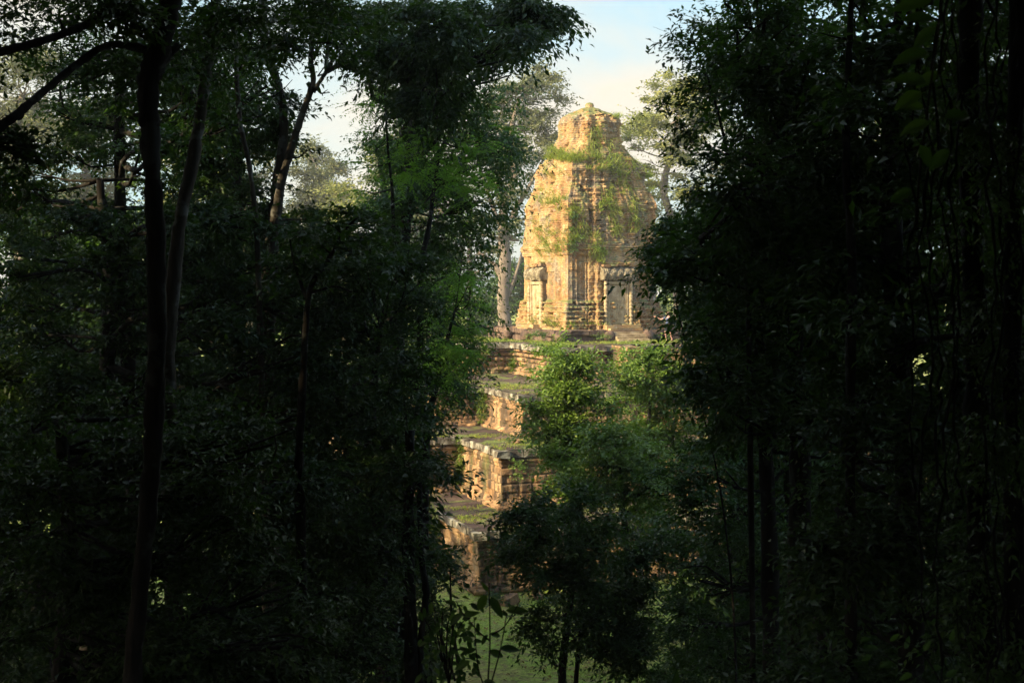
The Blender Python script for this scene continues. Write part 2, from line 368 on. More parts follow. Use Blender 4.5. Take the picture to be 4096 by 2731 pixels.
# ------------------------------------------------------------------ brick tower
TT = R(24.5); tf = np.array([math.cos(TT), math.sin(TT), 0]); ts = np.array([-math.sin(TT), math.cos(TT), 0]); T3 = np.array([tf, ts, [0, 0, 1]])
PXM = F/76.0
def zy(y): return CZ-(y-285)/PXM
tow = empty('brick_tower', CEN+np.array([0, 0, TZ]), 'ruined orange brick temple tower with two false doors, grass growing on its eroded roof', 'temple tower')
TO = np.array(tow.location)
prof = [(330, 72, 0), (322, 72, 0), (316, 70.5, 0), (310, 69.5, 0), (305, 68, 0), (300.5, 66.5, 0), (299.5, 64.5, 0), (262, 64.5, 0), (256, 65, 0), (255, 66.5, 0), (251.5, 66.5, 0), (251, 68, 0), (247, 68.2, 0), (246, 67, 0),
        (240, 66, 0), (232, 64.5, 0), (226, 64, 0), (222, 64.5, 0), (212, 63.5, 0), (209, 64.8, 0), (205, 64.5, 0), (202, 62.5, 0), (198, 60.5, 0), (193, 58, .05), (190, 55, .08), (186, 53.5, .1), (178, 54, .1), (175, 55.5, .1), (172, 54.5, .1), (169, 53, .15), (165, 49, .25),
        (160, 44.5, .45), (155, 39.5, .7), (150, 35, .9), (145, 32.5, 1), (138, 31, 1), (130, 30.5, 1), (126, 31.5, 1), (123, 30.5, 1), (119.5, 27, 1), (116, 21, 1), (112.5, 14, 1), (110, 8, 1), (109, 3.8, 1)]
prof = [(zy(y), wd/PXM, q) for y, wd, q in prof]
pz = np.array([p[0] for p in prof]); pw = np.array([p[1] for p in prof]); pq = np.array([p[2] for p in prof])
zr = np.arange(pz[0], pz[-1]+.001, .03); zr = np.append(zr, pz[-1]+.01)
W = np.interp(zr, pz, pw); Q = np.interp(zr, pz, pq)
NU = 190
u = -1+2*(np.arange(NU))/NU
allv = []
sqf = math.cos(TT)+math.sin(TT)
zwall0, zwall1 = zy(300), zy(256)
faces4 = [(-ts, tf), (tf, ts), (ts, -tf), (-tf, -ts)]
course = .13
for zi, wd, q in zip(zr, W, Q):
    rowv = []
    ci = math.floor(zi/course); fz = (zi/course) % 1
    for k, (nm, tg) in enumerate(faces4):
        a = wd/sqf
        au = np.abs(u)
        off = np.zeros(NU)
        if zi < zy(246):
            off += .30*(au < .43)+.13*((au >= .43) & (au < .56))-.10*((au > .62) & (au < .80))*(zwall0 < zi < zwall1)
            # relief figure in side niches
            nu = (au-.71)/.05; nzv = (zi-zwall0)/(zwall1-zwall0)
            off += .07*np.exp(-nu*nu)*(0.05 < nzv < .62)+.05*np.exp(-((au-.71)/.028)**2)*(.62 < nzv < .72)
            off += .05*((au > .595) & (au < .62))+.05*((au > .80) & (au < .83))+.04*((au > .90) & (au < .93))
            off -= .035*((au > .855) & (au < .87))
            # pilaster capitals and cornice bands
            if zi > zwall1: off += .05*(((zi-zwall1)/.11) % 1 < .5)
            if zi < zwall0+.05: off += .07*(((zi)/.26) % 1 < .5)+.05
            # frame round the door bay
            off += .10*((au > .31) & (au < .43))*(zi < zy(262))
            off += .08*((au > .30) & (au < .45))*((zy(272) < zi < zy(262)))
            if zi > zy(262): off -= .18*(au < .43)*min(1, (zi-zy(262))/.6)
        elif zi < zy(205):
            off += .20*(au < .45)+.07*((au > .55) & (au < .72))-.10*((au > .18) & (au < .30))-.08*((au > .76) & (au < .84))*(zi > zy(236))
        elif zi < zy(160):
            off += .15*(au < .42)-.10*((au > .2) & (au < .28))+.08*((au > .62) & (au < .9))-.07*((au > .45) & (au < .55))
        sq = nm[None]*(a+off)[:, None]+tg[None]*(u*a)[:, None]
        base_sq = nm[None]*np.full((NU, 1), a)+tg[None]*(u*a)[:, None]
        nr = np.linalg.norm(base_sq, axis=1)[:, None]
        ci3 = base_sq/nr*wd*(1+.05*np.cos(np.arctan2(u, 1)[:, None]*12))
        p = sq*(1-q)+ci3*q
        w3 = CEN+p+np.array([0, 0, zi])
        outn = base_sq/nr if q > .5 else np.broadcast_to(nm, (NU, 3))
        rough_ = .45 if zi < zy(246) else 1.0
        if zi < zy(300): rough_ = 1.5
        # course-wise raggedness
        cn = vnoise(np.stack([w3[:, 0]*1.7, w3[:, 1]*1.7, np.full(NU, ci*3.7)], -1), 1, 31)
        cf = vnoise(np.stack([w3[:, 0]*5.5, w3[:, 1]*5.5, np.full(NU, ci*5.1)], -1), 1, 37)
        e = -.045*(fz < .25)*rough_+((cn-.5)*.22*rough_+(cf-.5)*.13*rough_)*(.35 if k == 3 and zi > zwall0 else 1)
        big = fbm(w3, (.8, .8, .7), 41, 3)
        e -= (.55 if rough_ >= 1 else .25)*np.clip(big-.54, 0, 1)
        rib = vnoise(w3, (3.3, 3.3, .45), 51)
        if k == 3 and zi > zy(250) and q < .3: e += (rib-.5)*.55
        else: e += (rib-.5)*.14*rough_
        e += (vnoise(w3, 9, 61)-.5)*.10*rough_
        hole = vnoise(w3, (2.2, 2.2, 3.5), 71); e -= .30*(hole > .83)*(rough_ >= 1)
        fade = np.clip((1-au)*12, .25, 1)
        rowv.append(w3+outn*(e*fade)[:, None])
    allv.append(np.concatenate(rowv))
V = np.concatenate(allv); n1 = NU*4; nr = len(zr)
I = (np.arange(nr-1)[:, None]*n1+np.arange(n1)[None, :]); J = (np.arange(nr-1)[:, None]*n1+(np.arange(n1)[None, :]+1) % n1)
Fq = np.stack([I.ravel(), J.ravel(), (J+n1).ravel(), (I+n1).ravel()], 1)
BODYV = V.copy()
rel(mesh('tower_body', V, Fq, BRICK, tow), TO)
# finial
mb = MB(); zt = zy(110.5); rr = [(0, .2), (.0, .34), (.12, .36), (.20, .30), (.24, .25), (.40, .27), (.50, .20), (.55, .04)]
mb.tube([CEN+np.array([0, 0, zt-.15+h]) for h, r_ in rr[1:]], [r_ for h, r_ in rr[1:]], 12)
rel(mb.build('finial', BRICK, tow), TO)
# false doors
def local(uu, dd, z, k):
    nm, tg = faces4[k]; a = 64.5/PXM/sqf
    return CEN+tg*uu+nm*(a+dd)+np.array([0, 0, z])
def door(k, sc=1.0):
    nm, tg = faces4[k]; ax = np.array([tg, -nm, [0, 0, 1]])
    zb, zt = zy(323), zy(281); h = zt-zb; zm = (zb+zt)/2; D = .36
    root = MB(); root.box(local(0, D-.03, zm, k), (1.50, .5, h), ax, .004)
    fr = rel(root.build('false_door', SAND, tow), TO)
    m = MB()
    for sg in (-1, 1):
        m.box(local(sg*.62, D+.25, zm, k), (.10, .14, h-.04), ax, .004); m.box(local(sg*.49, D+.24, zm-.03, k), (.07, .08, h-.12), ax, .003)
    m.box(local(0, D+.26, zt-.10, k), (1.36, .16, .16), ax, .006)
    rel(m.build('door_frame', SAND, fr), TO)
    m = MB()
    for sg in (-1, 1): 
        m.box(local(sg*.235, D+.235, zm-.1, k), (.40, .05, h-.35), ax, .003)
        m.box(local(sg*.23, D+.25, zm-.1, k), (.22, .04, h-.62), ax, .003)
    m.box(local(0, D+.25, zm-.08, k), (.09, .06, h-.4), ax, .003)
    for j in range(5): m.box(local(0, D+.285, zm-.9+j*.42, k), (.12, .03, .09), ax, .004)
    rel(m.build('door_panel', SAND, fr), TO)
    for sg in (-1, 1):      # ringed colonnettes
        m = MB(); zs = np.linspace(zb, zt, 46); rad = .10+.02*(np.sin(np.linspace(0, 22*math.pi, 46)) > .2)+.02*(np.arange(46) % 9 == 0)
        m.tube([local(sg*.83, D+.30, z, k) for z in zs], rad, 10); rel(m.build('colonnette', SAND, fr), TO)
    # lintel: heavy, sagging block with ragged lower edge
    nx_, nz_ = 40, 12; vv = []
    for j in range(nz_):
        for i in range(nx_):
            x = -1.08+2.16*i/(nx_-1); t = j/(nz_-1); z = zt+.02+t*.80
            if j == 0: z += .10*math.sin(i*.33)*random.random()+.05
            d = D+.40+.16*math.sin(t*math.pi)-.10*(t > .82)+random.uniform(-.03, .03)+.06*math.sin(i*.8)*math.sin(t*5)
            vv.append(local(x*(1+.06*(t-.5)), d, z, k))
    vb = [v-nm*(-0)+(-nm)*.6 for v in vv]; n0 = len(vv)
    ff = []
    for j in range(nz_-1):
        for i in range(nx_-1):
            a = j*nx_+i; ff.append((a, a+1, a+1+nx_, a+nx_)); 
    for i in range(nx_-1): ff.append((i+1, i, i+n0, i+1+n0)); b_ = (nz_-1)*nx_; ff.append((b_+i, b_+i+1, b_+i+1+n0, b_+i+n0))
    for j in range(nz_-1): a = j*nx_; ff.append((a, a+nx_, a+nx_+n0, a+n0)); a = j*nx_+nx_-1; ff.append((a+nx_, a, a+n0, a+nx_+n0))
    rel(mesh('lintel', np.array(vv+vb), ff, LINT, fr), TO)
    m = MB()
    for q in range(5): m.box(local(-.86+q*.43+random.uniform(-.04, .04), D+.05+random.uniform(-.05, .05), zt+.93+random.uniform(-.02, .02), k), (.41, .8, .12), ax, .03)
    for q in range(4): m.box(local(-.6+q*.42+random.uniform(-.04, .04), D-.04+random.uniform(-.05, .05), zt+1.05+random.uniform(-.02, .02), k), (.40, .7, .10), ax, .03)
    rel(m.build('cornice', BRICK, fr), TO)
    # threshold
    m = MB(); m.box(local(0, D+.35, zb-.12, k), (2.2, 1.3, .3), ax, .02); m.box(local(0, D+.7, zb-.28, k), (2.1, 1.2, .25), ax, .02); rel(m.build('threshold', BRICK, fr), TO)
door(0); door(3)
# platform under the tower with stone balusters and steps
plat = empty('stone_platform', CEN+np.array([0, 0, TZ]), 'low dark laterite platform with rounded edge stones under the brick tower', 'platform')
def tl(a, b, z): return CEN+tf*a+ts*b+np.array([0, 0, z])
m = MB(); hp = 4.55
m.box(tl(0, 0, TZ+.14), (2*hp+.25, 2*hp+.25, .30), T3, .02)
m.box(tl(0, 0, TZ+.36), (2*hp-.05, 2*hp-.05, .18), T3, .01)
m.box(tl(0, 0, TZ+.55), (2*hp+.18, 2*hp+.18, .24), T3, .02)
rel(m.build('plinth', LATD, plat), TO)
m = MB()
for k, (nm, tg) in enumerate(faces4):
    s_ = -hp
    while s_ < hp:
        ln = random.uniform(.5, 1.3)
        if not (k == 0 and -1.0 < s_+ln/2 < 1.0):
            m.box(CEN+nm*(hp+.02)+tg*min(s_+ln/2, hp-.3)+np.array([0, 0, TZ+.58]), (ln-.04, .42, .28), np.array([tg, -nm, [0, 0, 1]]), .03)
        s_ += ln
rel(m.build('edge_stone', LATD, plat), TO)
for bx, fc in ((-4.45, 0), (-1.25, 0), (1.25, 0), (4.45, 0), (-1.25, 1), (1.25, 1)):
    m = MB(); pts = [tl(bx, -hp-.22-d, TZ+.36) if fc == 0 else tl(-hp-.22-d, bx, TZ+.36) for d in (-.1, .0, .18, .30, .36)]; m.tube(pts, [.30, .34, .34, .26, .1], 12)
    rel(m.build('round_stone', LATD, plat, True), TO)
m = MB()
for j in range(5): m.box(tl(0, -hp-.15-.22*j, TZ+.02+(.60-.13*j)/2), (2.0, .3, .60-.13*j), T3, .01)
rel(m.build('steps', SAND, plat), TO)

# ------------------------------------------------------------------ foliage machinery
def leafgeo(cen, d, up, size, asp=.42, fold=.25):
    """cen = leaf base, d = leaf direction, up = rough normal -> 4 verts, 2 tris per leaf"""
    d = d/(np.linalg.norm(d, axis=1)[:, None]+1e-9); s = np.cross(d, up); s /= np.linalg.norm(s, axis=1)[:, None]+1e-9; n = np.cross(s, d)
    sz = size[:, None]; w_ = sz*asp*.5
    v = np.stack([cen, cen+d*sz*.42-s*w_+n*w_*fold*2, cen+d*sz-n*sz*.08, cen+d*sz*.42+s*w_+n*w_*fold*2], 1)
    k = np.arange(len(cen))*4
    return v.reshape(-1, 3), np.concatenate([np.stack([k, k+1, k+2], 1), np.stack([k, k+2, k+3], 1)])
def crown_geo(clumps, leaf, nleaf, per=14, spray=.5, droop=.35, up_bias=.9, gap=.42, seed=0, asp=.42, shell=.55, fern=False, kper=7):
    r = np.random.default_rng(seed+1000)
    cs = np.array([c[0] for c in clumps]); rs = np.array([c[1] for c in clumps])
    wt = (rs[:, 0]*rs[:, 2]); wt = wt/wt.sum()
    nsp = max(4, int(nleaf/per)); K = len(clumps)*kper; ki = r.choice(len(cs), K, p=wt)
    q0 = r.normal(size=(K, 3)); q0[:, 2] = q0[:, 2]*.8+.25; q0 /= np.linalg.norm(q0, axis=1)[:, None]
    pc = cs[ki]+q0*rs[ki]*(r.random(K)**shell)[:, None]*.85
    sc = 1.0/max(.25, float(np.median(rs))*.8)
    ok = fbm(pc, sc*.8, seed+3, 2)+r.normal(0, .05, K) > gap
    if ok.sum() < 3: ok[:] = True
    pc = pc[ok]; ki = ki[ok]; q0 = q0[ok]; wsz = (.35+r.random(len(pc))**1.5*1.3); pick = r.choice(len(pc), nsp, p=wsz/wsz.sum())
    ns = nsp; idx = ki[pick]; q = q0[pick]; psz = .6+.5*wsz[pick]
    ang = r.random(ns)*2*math.pi; ax = np.stack([np.cos(ang), np.sin(ang), r.normal(.05, .22, ns)-droop*.5], -1)+q*.75+r.normal(0, .12, (ns, 3))
    ax /= np.linalg.norm(ax, axis=1)[:, None]
    pos = pc[pick]+r.normal(0, .10, (ns, 3))*rs[idx]*np.array([1, 1, .5])
    sl_ = spray*(.5+r.random(ns))*psz
    t = (np.arange(per)[None, :]+r.random((ns, per))*.6)/per
    side = np.cross(ax, np.array([0, 0, 1.])); side /= np.linalg.norm(side, axis=1)[:, None]+1e-9
    sgn = np.where(np.arange(per) % 2, 1, -1)[None, :, None]
    c = pos[:, None]+ax[:, None]*(t*sl_[:, None])[..., None]
    c[..., 2] -= (t**2)*sl_[:, None]*droop*.8
    if fern:
        d = side[:, None]*sgn*1.0+ax[:, None]*.45+r.normal(0, .12, (ns, per, 3)); d[..., 2] -= .2
        upv = np.array([0, 0, 1.])+r.normal(0, .18, (ns, per, 3))
    else:
        c = c+r.normal(0, leaf*.35, c.shape)
        d = side[:, None]*sgn*.8+ax[:, None]*.7+r.normal(0, .45, (ns, per, 3)); d[..., 2] -= droop*.9
        upv = np.array([0, 0, up_bias])+q[:, None]*.5+r.normal(0, .45, (ns, per, 3))
    size = leaf*(.5+.75*r.random((ns, per)))*(.8+.45*r.random((ns, 1)))
    V, Fc = leafgeo(c.reshape(-1, 3), d.reshape(-1, 3), upv.reshape(-1, 3), size.ravel(), asp)
    rn = np.clip(np.repeat(r.random(ns)[:, None], per, 1)*.6+r.random((ns, per))*.4, 0, 1)
    return V, Fc, np.repeat(rn.ravel(), 4), (pos, ax, sl_, idx)
def clump(px, py, rx, ry, Y, dep=None):
    k = Y/F; dep = dep if dep else max(rx, ry)*k
    return (P(px, py, Y), np.array([rx*k, dep, ry*k]))
def poly_clumps(poly, n, r, Y0, Y1, seed=0, ry=None):
    """clump centres spread through an outline given in picture coordinates, each with its own depth"""
    g = random.Random(seed); xs = [p[0] for p in poly]; ys = [p[1] for p in poly]; out = []; pts = []
    def inside(x, y):
        c = False; j = len(poly)-1
        for i in range(len(poly)):
            if (poly[i][1] > y) != (poly[j][1] > y) and x < (poly[j][0]-poly[i][0])*(y-poly[i][1])/(poly[j][1]-poly[i][1])+poly[i][0]: c = not c
            j = i
        return c
    tries = 0
    while len(pts) < n and tries < n*60:
        tries += 1; x = g.uniform(min(xs), max(xs)); y = g.uniform(min(ys), max(ys))
        if not inside(x, y): continue
        if tries < n*40 and any((x-a)**2+(y-b)**2 < (r*.75)**2 for a, b in pts): continue
        pts.append((x, y)); rr = r*g.uniform(.6, 1.25)
        out.append(clump(x, y, rr*g.uniform(.9, 1.3), rr*g.uniform(.6, .95), g.uniform(Y0, Y1)))
    return out
def tree(name, label, cat, trunk, clumps, leaf, n, mat=None, bark=None, group=None, seed=0, base=True, twigs=True, limbs=True, **kw):
    """trunk: list of (px, py, Y, radius_m) from the top of the visible stem down; continues to the ground"""
    mat = mat or LEAF_DARK; bark = bark or BARK_DARK
    stems = trunk if trunk and isinstance(trunk[0], list) else [trunk]
    root = None; mb = MB(); allp = []
    for si, stt in enumerate(stems):
        pts = [P(a, b, Y) for a, b, Y, r_ in stt]; rad = [r_ for *_, r_ in stt]
        if base and si == 0:
            b0 = pts[-1].copy(); g0 = float(gz(b0[0], b0[1]))
            if g0 < b0[2]-.05: pts.append(np.array([b0[0]+.02*(b0[2]-g0), b0[1], g0-.15])); rad.append(rad[-1]*1.2)
        if root is None:
            root = empty(name, pts[-1], label, cat, group); O = np.array(root.location)
        m_ = max(8, int(len(pts)*7)); sp_ = spline(pts, m_); ra = np.interp(np.linspace(0, 1, m_), np.linspace(0, 1, len(rad)), rad)
        sp_[1:-1] += np.random.default_rng(seed+si).normal(0, 1, (m_-2, 3))*ra[1:-1, None]*.05
        ra = ra*(1+.08*np.random.default_rng(seed+5).normal(0, 1, m_)); mb.tube(sp_, np.abs(ra), 10)
        allp.append((sp_, ra))
    A = np.concatenate([a for a, b in allp]); RA = np.concatenate([b for a, b in allp])
    g = np.random.default_rng(seed+77)
    if clumps and limbs:
        for ci, (c, rv) in enumerate(clumps):
            dd = np.linalg.norm(A-c, axis=1)+np.clip(A[:, 2]-c[2], 0, None)*1.2; j = int(np.argmin(dd)); a = A[j]
            Ln = np.linalg.norm(c-a)
            if Ln < .1: continue
            mid = (a+c)/2+g.normal(0, .08*Ln, 3)+np.array([0, 0, -.06*Ln]); pth = spline([a, mid, c], 7)
            r0 = min(RA[j]*.6, .02+.012*Ln); mb.tube(pth, np.linspace(r0, r0*.35, 7), 6)
            for _ in range(3):
                q = g.normal(size=3); q /= np.linalg.norm(q); e = c+q*rv*.8; mb.tube(spline([pth[4], (pth[5]+e)/2+g.normal(0, .05*Ln, 3), e], 5), np.linspace(r0*.4, r0*.12, 5), 4)
    if clumps:
        V, Fc, rn, (pos, ax, sl_, idx) = crown_geo(clumps, leaf, n, seed=seed, **kw)
        if twigs:
            for q in range(0, len(pos), 3):
                cc = clumps[idx[q]][0]; p = pos[q]; mb.tube([lerp(cc, p, .5)+g.normal(0, .03, 3), p, p+ax[q]*sl_[q]], [.006, .004, .0015], 3, False)
    rel(mb.build('trunk', bark, root, True), O)
    if clumps: rel(mesh('crown', V, Fc, mat, root, rnd=rn), O)
    return root

BARK_BLACK = barkmat('bark_black', (.006, .006, .005), (.013, .012, .010), (.024, .022, .018), 12)
# ------------------------------------------------------------------ background trees behind the temple
def bgtree(name, label, px, ytop, ybot, Y, rx, mat, leaf, n, seed, trunk=None, cl=None, gap=.42, **kw):
    if cl is None:
        g = random.Random(seed); cl = []
        for q in range(26):
            t = g.random(); y = lerp(ytop, ybot, t); hw = rx*math.sin(math.pi*min(.95, .25+t*.75))
            cl.append(clump(px+g.uniform(-1, 1)*hw*.75, y, rx*g.uniform(.22, .4), rx*g.uniform(.14, .26), Y+g.uniform(-3, 3)))
    trunk = trunk or [(px+3, ytop+(ybot-ytop)*.3, Y, .2), (px-4, (ytop+ybot)/2, Y, .35), (px, ybot, Y, .5)]
    return tree(name, label, 'tree', trunk, cl, leaf, n, mat, BARK_PALE, 'sunlit trees behind the temple', seed, spray=1.3, twigs=False, per=10, droop=.1, gap=gap, shell=.45, **kw)
tA = [[(519, 98, 104, .12), (512, 130, 104, .2), (514, 175, 104, .32), (503, 215, 104, .42), (505, 262, 104, .52), (503, 300, 104, .5), (506, 337, 104, .56)],
      [(548, 150, 104, .08), (530, 185, 104, .14), (518, 205, 104, .22), (512, 218, 104, .3)], [(478, 160, 104, .08), (492, 205, 104, .16), (503, 228, 104, .24)],
      [(478, 252, 104, .14), (492, 262, 104, .22), (501, 274, 104, .30)], [(522, 250, 104, .06), (519, 264, 104, .12), (513, 282, 104, .18), (508, 296, 104, .2)], [(482, 234, 104, .1), (500, 238, 104, .14), (519, 240, 104, .1)]]
cA = [(545, 72, 17, 9), (528, 84, 20, 11), (512, 96, 18, 10), (550, 98, 12, 7), (500, 112, 16, 10), (530, 112, 24, 9), (505, 135, 22, 12), (548, 130, 18, 12), (528, 150, 22, 12), (555, 150, 10, 10), (496, 160, 20, 14), (520, 172, 20, 13), (545, 170, 12, 12), (485, 190, 16, 13), (508, 195, 18, 11), (524, 205, 13, 14), (484, 216, 14, 10), (516, 230, 12, 10), (474, 145, 14, 14), (488, 128, 14, 12), (496, 248, 9, 7), (478, 270, 8, 8)]
bgtree('tall_tree', 'tall pale trunked tree with airy grey green crown left of the brick tower', 520, 60, 240, 104, 0, LEAF_HAZED, .34, 20000, 1, tA, [clump(a, b, c*1.0, d, 104+random.uniform(-3, 3)) for a, b, c, d in cA], gap=.44)
cB = [(668, 80, 12, 7), (655, 88, 12, 7), (685, 84, 14, 8), (640, 100, 11, 6), (660, 103, 18, 7), (686, 106, 16, 9), (638, 118, 9, 6), (655, 124, 16, 9), (680, 128, 18, 10), (640, 136, 13, 9), (662, 146, 16, 10), (688, 150, 18, 12), (650, 160, 14, 10), (676, 172, 18, 12), (655, 184, 12, 10), (668, 198, 16, 11), (690, 200, 16, 14), (664, 216, 10, 9), (630, 144, 8, 8), (645, 172, 6, 8), (700, 130, 16, 14), (705, 95, 16, 12), (695, 225, 20, 14), (668, 232, 12, 10), (664, 250, 9, 10), (690, 255, 16, 14)]
bgtree('tall_tree', 'golden green tree rising right behind the brick tower', 670, 75, 260, 112, 0, LEAF_GOLD, .34, 24000, 2, [(680, 110, 112, .12), (672, 150, 112, .25), (664, 190, 112, .35), (676, 240, 112, .4), (678, 330, 112, .5)], [clump(a, b, c, d, 112+random.uniform(-3, 3)) for a, b, c, d in cB], gap=.43)
bg = [(318, 150, 250, 120, 26, LEAF_HAZED, 'hazy tree with feathery pale crown seen in the left sky gap'), (345, 192, 300, 112, 30, LEAF_GOLD, 'yellowish tree low in the left sky gap'), (296, 205, 300, 125, 26, LEAF_HAZED, 'pale tree behind the forked trunk'), (395, 128, 280, 125, 30, LEAF_GOLD, 'golden tree mostly hidden behind the vine covered tree'),
      (440, 170, 300, 120, 34, LEAF_HAZED, 'grey green tree behind the ferny foliage beside the tower'), (20, 50, 200, 90, 52, LEAF_HAZED, 'sunlit pale tree at the upper left corner'), (90, 110, 230, 96, 48, LEAF_HAZED, 'washed out tree behind the slanting branch on the left'), (190, 140, 280, 110, 52, LEAF_GOLD, 'bright tree showing behind the two left trunks'),
      (250, 150, 280, 118, 44, LEAF_HAZED, 'pale tree between the second trunk and forked trunk'), (760, 120, 300, 118, 60, LEAF_HAZED, 'pale tree showing in gaps of the right foliage wall'), (850, 110, 300, 122, 60, LEAF_GOLD, 'golden tree glinting through the upper right leaves')]
for i, (px, yt, yb, Y, rx, mt, lb) in enumerate(bg): bgtree('background_tree', lb, px, yt, yb, Y, rx, mt, .36, 15000, 20+i, gap=.34)
g = random.Random(3)
spots = [(470, 212, 'shaded bushy tree left of the pale trunk'), (522, 232, 'dark bushy tree between pale trunk and tower'), (418, 205, 'shaded tree behind the bright ferny branches'), (340, 235, 'dark bushy tree below the left sky gap'), (250, 220, 'shaded tree low behind the forked trunk'), (680, 245, 'dark bushy tree right of the brick tower'), (790, 250, 'shaded tree deep behind right foliage'), (140, 200, 'shaded tree behind the thick left trunk'), (40, 190, 'dark bushy tree at far left edge'), (900, 250, 'shaded tree low behind right foliage'), (1000, 250, 'shaded tree at far right behind vines'), (600, 280, 'dark bushy tree hidden behind the tower')]
for i, (px, yt, lb) in enumerate(spots):
    Y = 118+g.uniform(-6, 8); cl = [clump(px+g.uniform(-42, 42), g.uniform(yt+8, 345), 18, 13, Y+g.uniform(-3, 3)) for _ in range(26)]
    tree('bushy_tree', lb, 'tree', [(px, yt+25, Y, .2), (px, 340, Y, .4)], cl, .42, 9000, LEAF_MID, BARK_MID, 'shaded forest edge behind the pyramid', 60+i, spray=1.2, twigs=False, per=10, gap=.3, shell=.5)

# ------------------------------------------------------------------ trees before the pyramid
def T(*a, **k): return tree(*a, **k)
# bright young tree, left of the pair
cl = [(570, 362, 17, 10), (556, 376, 15, 10), (585, 372, 15, 9), (553, 392, 16, 11), (572, 395, 22, 12), (598, 388, 16, 10), (612, 378, 13, 8), (537, 406, 14, 8), (552, 415, 18, 10), (580, 418, 22, 12), (604, 410, 15, 10), (547, 430, 14, 9), (560, 436, 22, 12), (588, 438, 16, 12), (555, 452, 15, 11), (568, 458, 20, 12), (556, 352, 10, 6), (557, 468, 12, 10), (590, 360, 9, 6)]
T('small_tree', 'bright green leafy tree growing in front of the pyramid corner', 'tree', [(570, 380, 44, .04), (572, 430, 44, .09), (578, 500, 44, .13)], [clump(a, b, c, d, 44+random.uniform(-1.5, 1.5)) for a, b, c, d in cl], .185, 16000, LEAF_BRIGHT, BARK_MID, 'bright young trees at the foot of the pyramid', 101, spray=.75, droop=.15, gap=.40, up_bias=1.5, kper=13)
cl = [(640, 356, 18, 8), (656, 362, 18, 9), (625, 370, 12, 7), (668, 372, 16, 10), (640, 378, 20, 9), (652, 395, 20, 11), (626, 396, 13, 9), (676, 398, 14, 13), (640, 412, 20, 10), (664, 420, 18, 12), (630, 432, 16, 11), (655, 445, 20, 12), (680, 430, 16, 12), (680, 455, 16, 12), (630, 455, 15, 10), (690, 380, 14, 12)]
T('small_tree', 'spreading bright green tree below the person and terrace edge', 'tree', [(650, 380, 47, .04), (648, 430, 47, .08), (640, 520, 47, .12)], [clump(a, b, c, d, 47+random.uniform(-1.5, 1.5)) for a, b, c, d in cl], .185, 14000, LEAF_BRIGHT, BARK_MID, 'bright young trees at the foot of the pyramid', 102, spray=.75, droop=.15, gap=.38, up_bias=1.5, kper=12)
cl = [(612, 440, 20, 12), (640, 446, 22, 13), (600, 462, 22, 13), (628, 470, 24, 14), (655, 474, 22, 14), (590, 490, 22, 14), (620, 498, 24, 14), (648, 504, 20, 14), (670, 490, 18, 14), (575, 480, 16, 10), (560, 495, 14, 8)]
T('small_tree', 'leafy tree at the middle of the pyramid front, below the two bright ones', 'tree', [(620, 450, 40, .04), (622, 500, 40, .08), (628, 560, 40, .11)], [clump(a, b, c, d, 40+random.uniform(-1.5, 1.5)) for a, b, c, d in cl], .18, 16000, LEAF_BRIGHT, BARK_DARK, None, 103, spray=.7, droop=.3, gap=.33, kper=11)
cl = [(545, 498, 22, 12), (575, 500, 24, 12), (525, 515, 22, 12), (555, 520, 28, 14), (590, 520, 26, 14), (620, 530, 26, 14), (540, 540, 26, 14), (575, 548, 28, 16), (610, 555, 28, 16), (645, 555, 24, 16), (520, 556, 20, 10), (545, 572, 26, 13), (580, 580, 28, 15), (615, 590, 28, 16), (645, 595, 24, 16), (560, 605, 26, 14), (590, 615, 26, 14), (625, 625, 26, 14), (540, 620, 22, 10), (650, 630, 18, 12), (575, 640, 24, 12), (610, 650, 26, 12), (640, 658, 20, 14), (545, 650, 12, 8), (505, 535, 13, 8)]
T('small_tree', 'dense dark tree filling the lower centre over the lawn', 'tree', [[(570, 520, 30, .04), (572, 580, 30, .08), (562, 680, 30, .10)], [(590, 560, 30, .03), (582, 620, 30, .05), (575, 690, 30, .06)]], [clump(a, b, c, d, 30+random.uniform(-1.8, 1.8)) for a, b, c, d in cl], .14, 31000, LEAF_MID, BARK_DARK, None, 104, spray=.55, droop=.35, gap=.32, kper=11)
cl = [(668, 545, 18, 12), (680, 570, 16, 12), (672, 520, 18, 12), (690, 600, 14, 12), (660, 668, 18, 10), (690, 660, 18, 12), (690, 540, 14, 14)]
T('small_tree', 'slim green tree beside the small lawn gap on the right', 'tree', [(680, 530, 33, .03), (684, 600, 33, .06), (690, 690, 33, .07)], [clump(a, b, c, d, 33+random.uniform(-1.5, 1.5)) for a, b, c, d in cl], .14, 8000, LEAF_MID, BARK_DARK, None, 105, spray=.5, gap=.36)
# thin bush in front of the corner of the lowest tier
cl = [(445, 560, 24, 16), (470, 575, 18, 12), (440, 590, 22, 14), (425, 620, 18, 14), (455, 615, 18, 10)]
T('shrub', 'thin see-through shrub before the lowest pyramid corner', 'shrub', [[(450, 570, 26, .015), (452, 620, 26, .03), (460, 690, 26, .04)], [(430, 590, 26, .01), (440, 630, 26, .02), (455, 680, 26, .03)]], [clump(a, b, c, d, 26) for a, b, c, d in cl], .11, 1500, LEAF_DARK, BARK_DARK, None, 106, spray=.5, gap=.42)

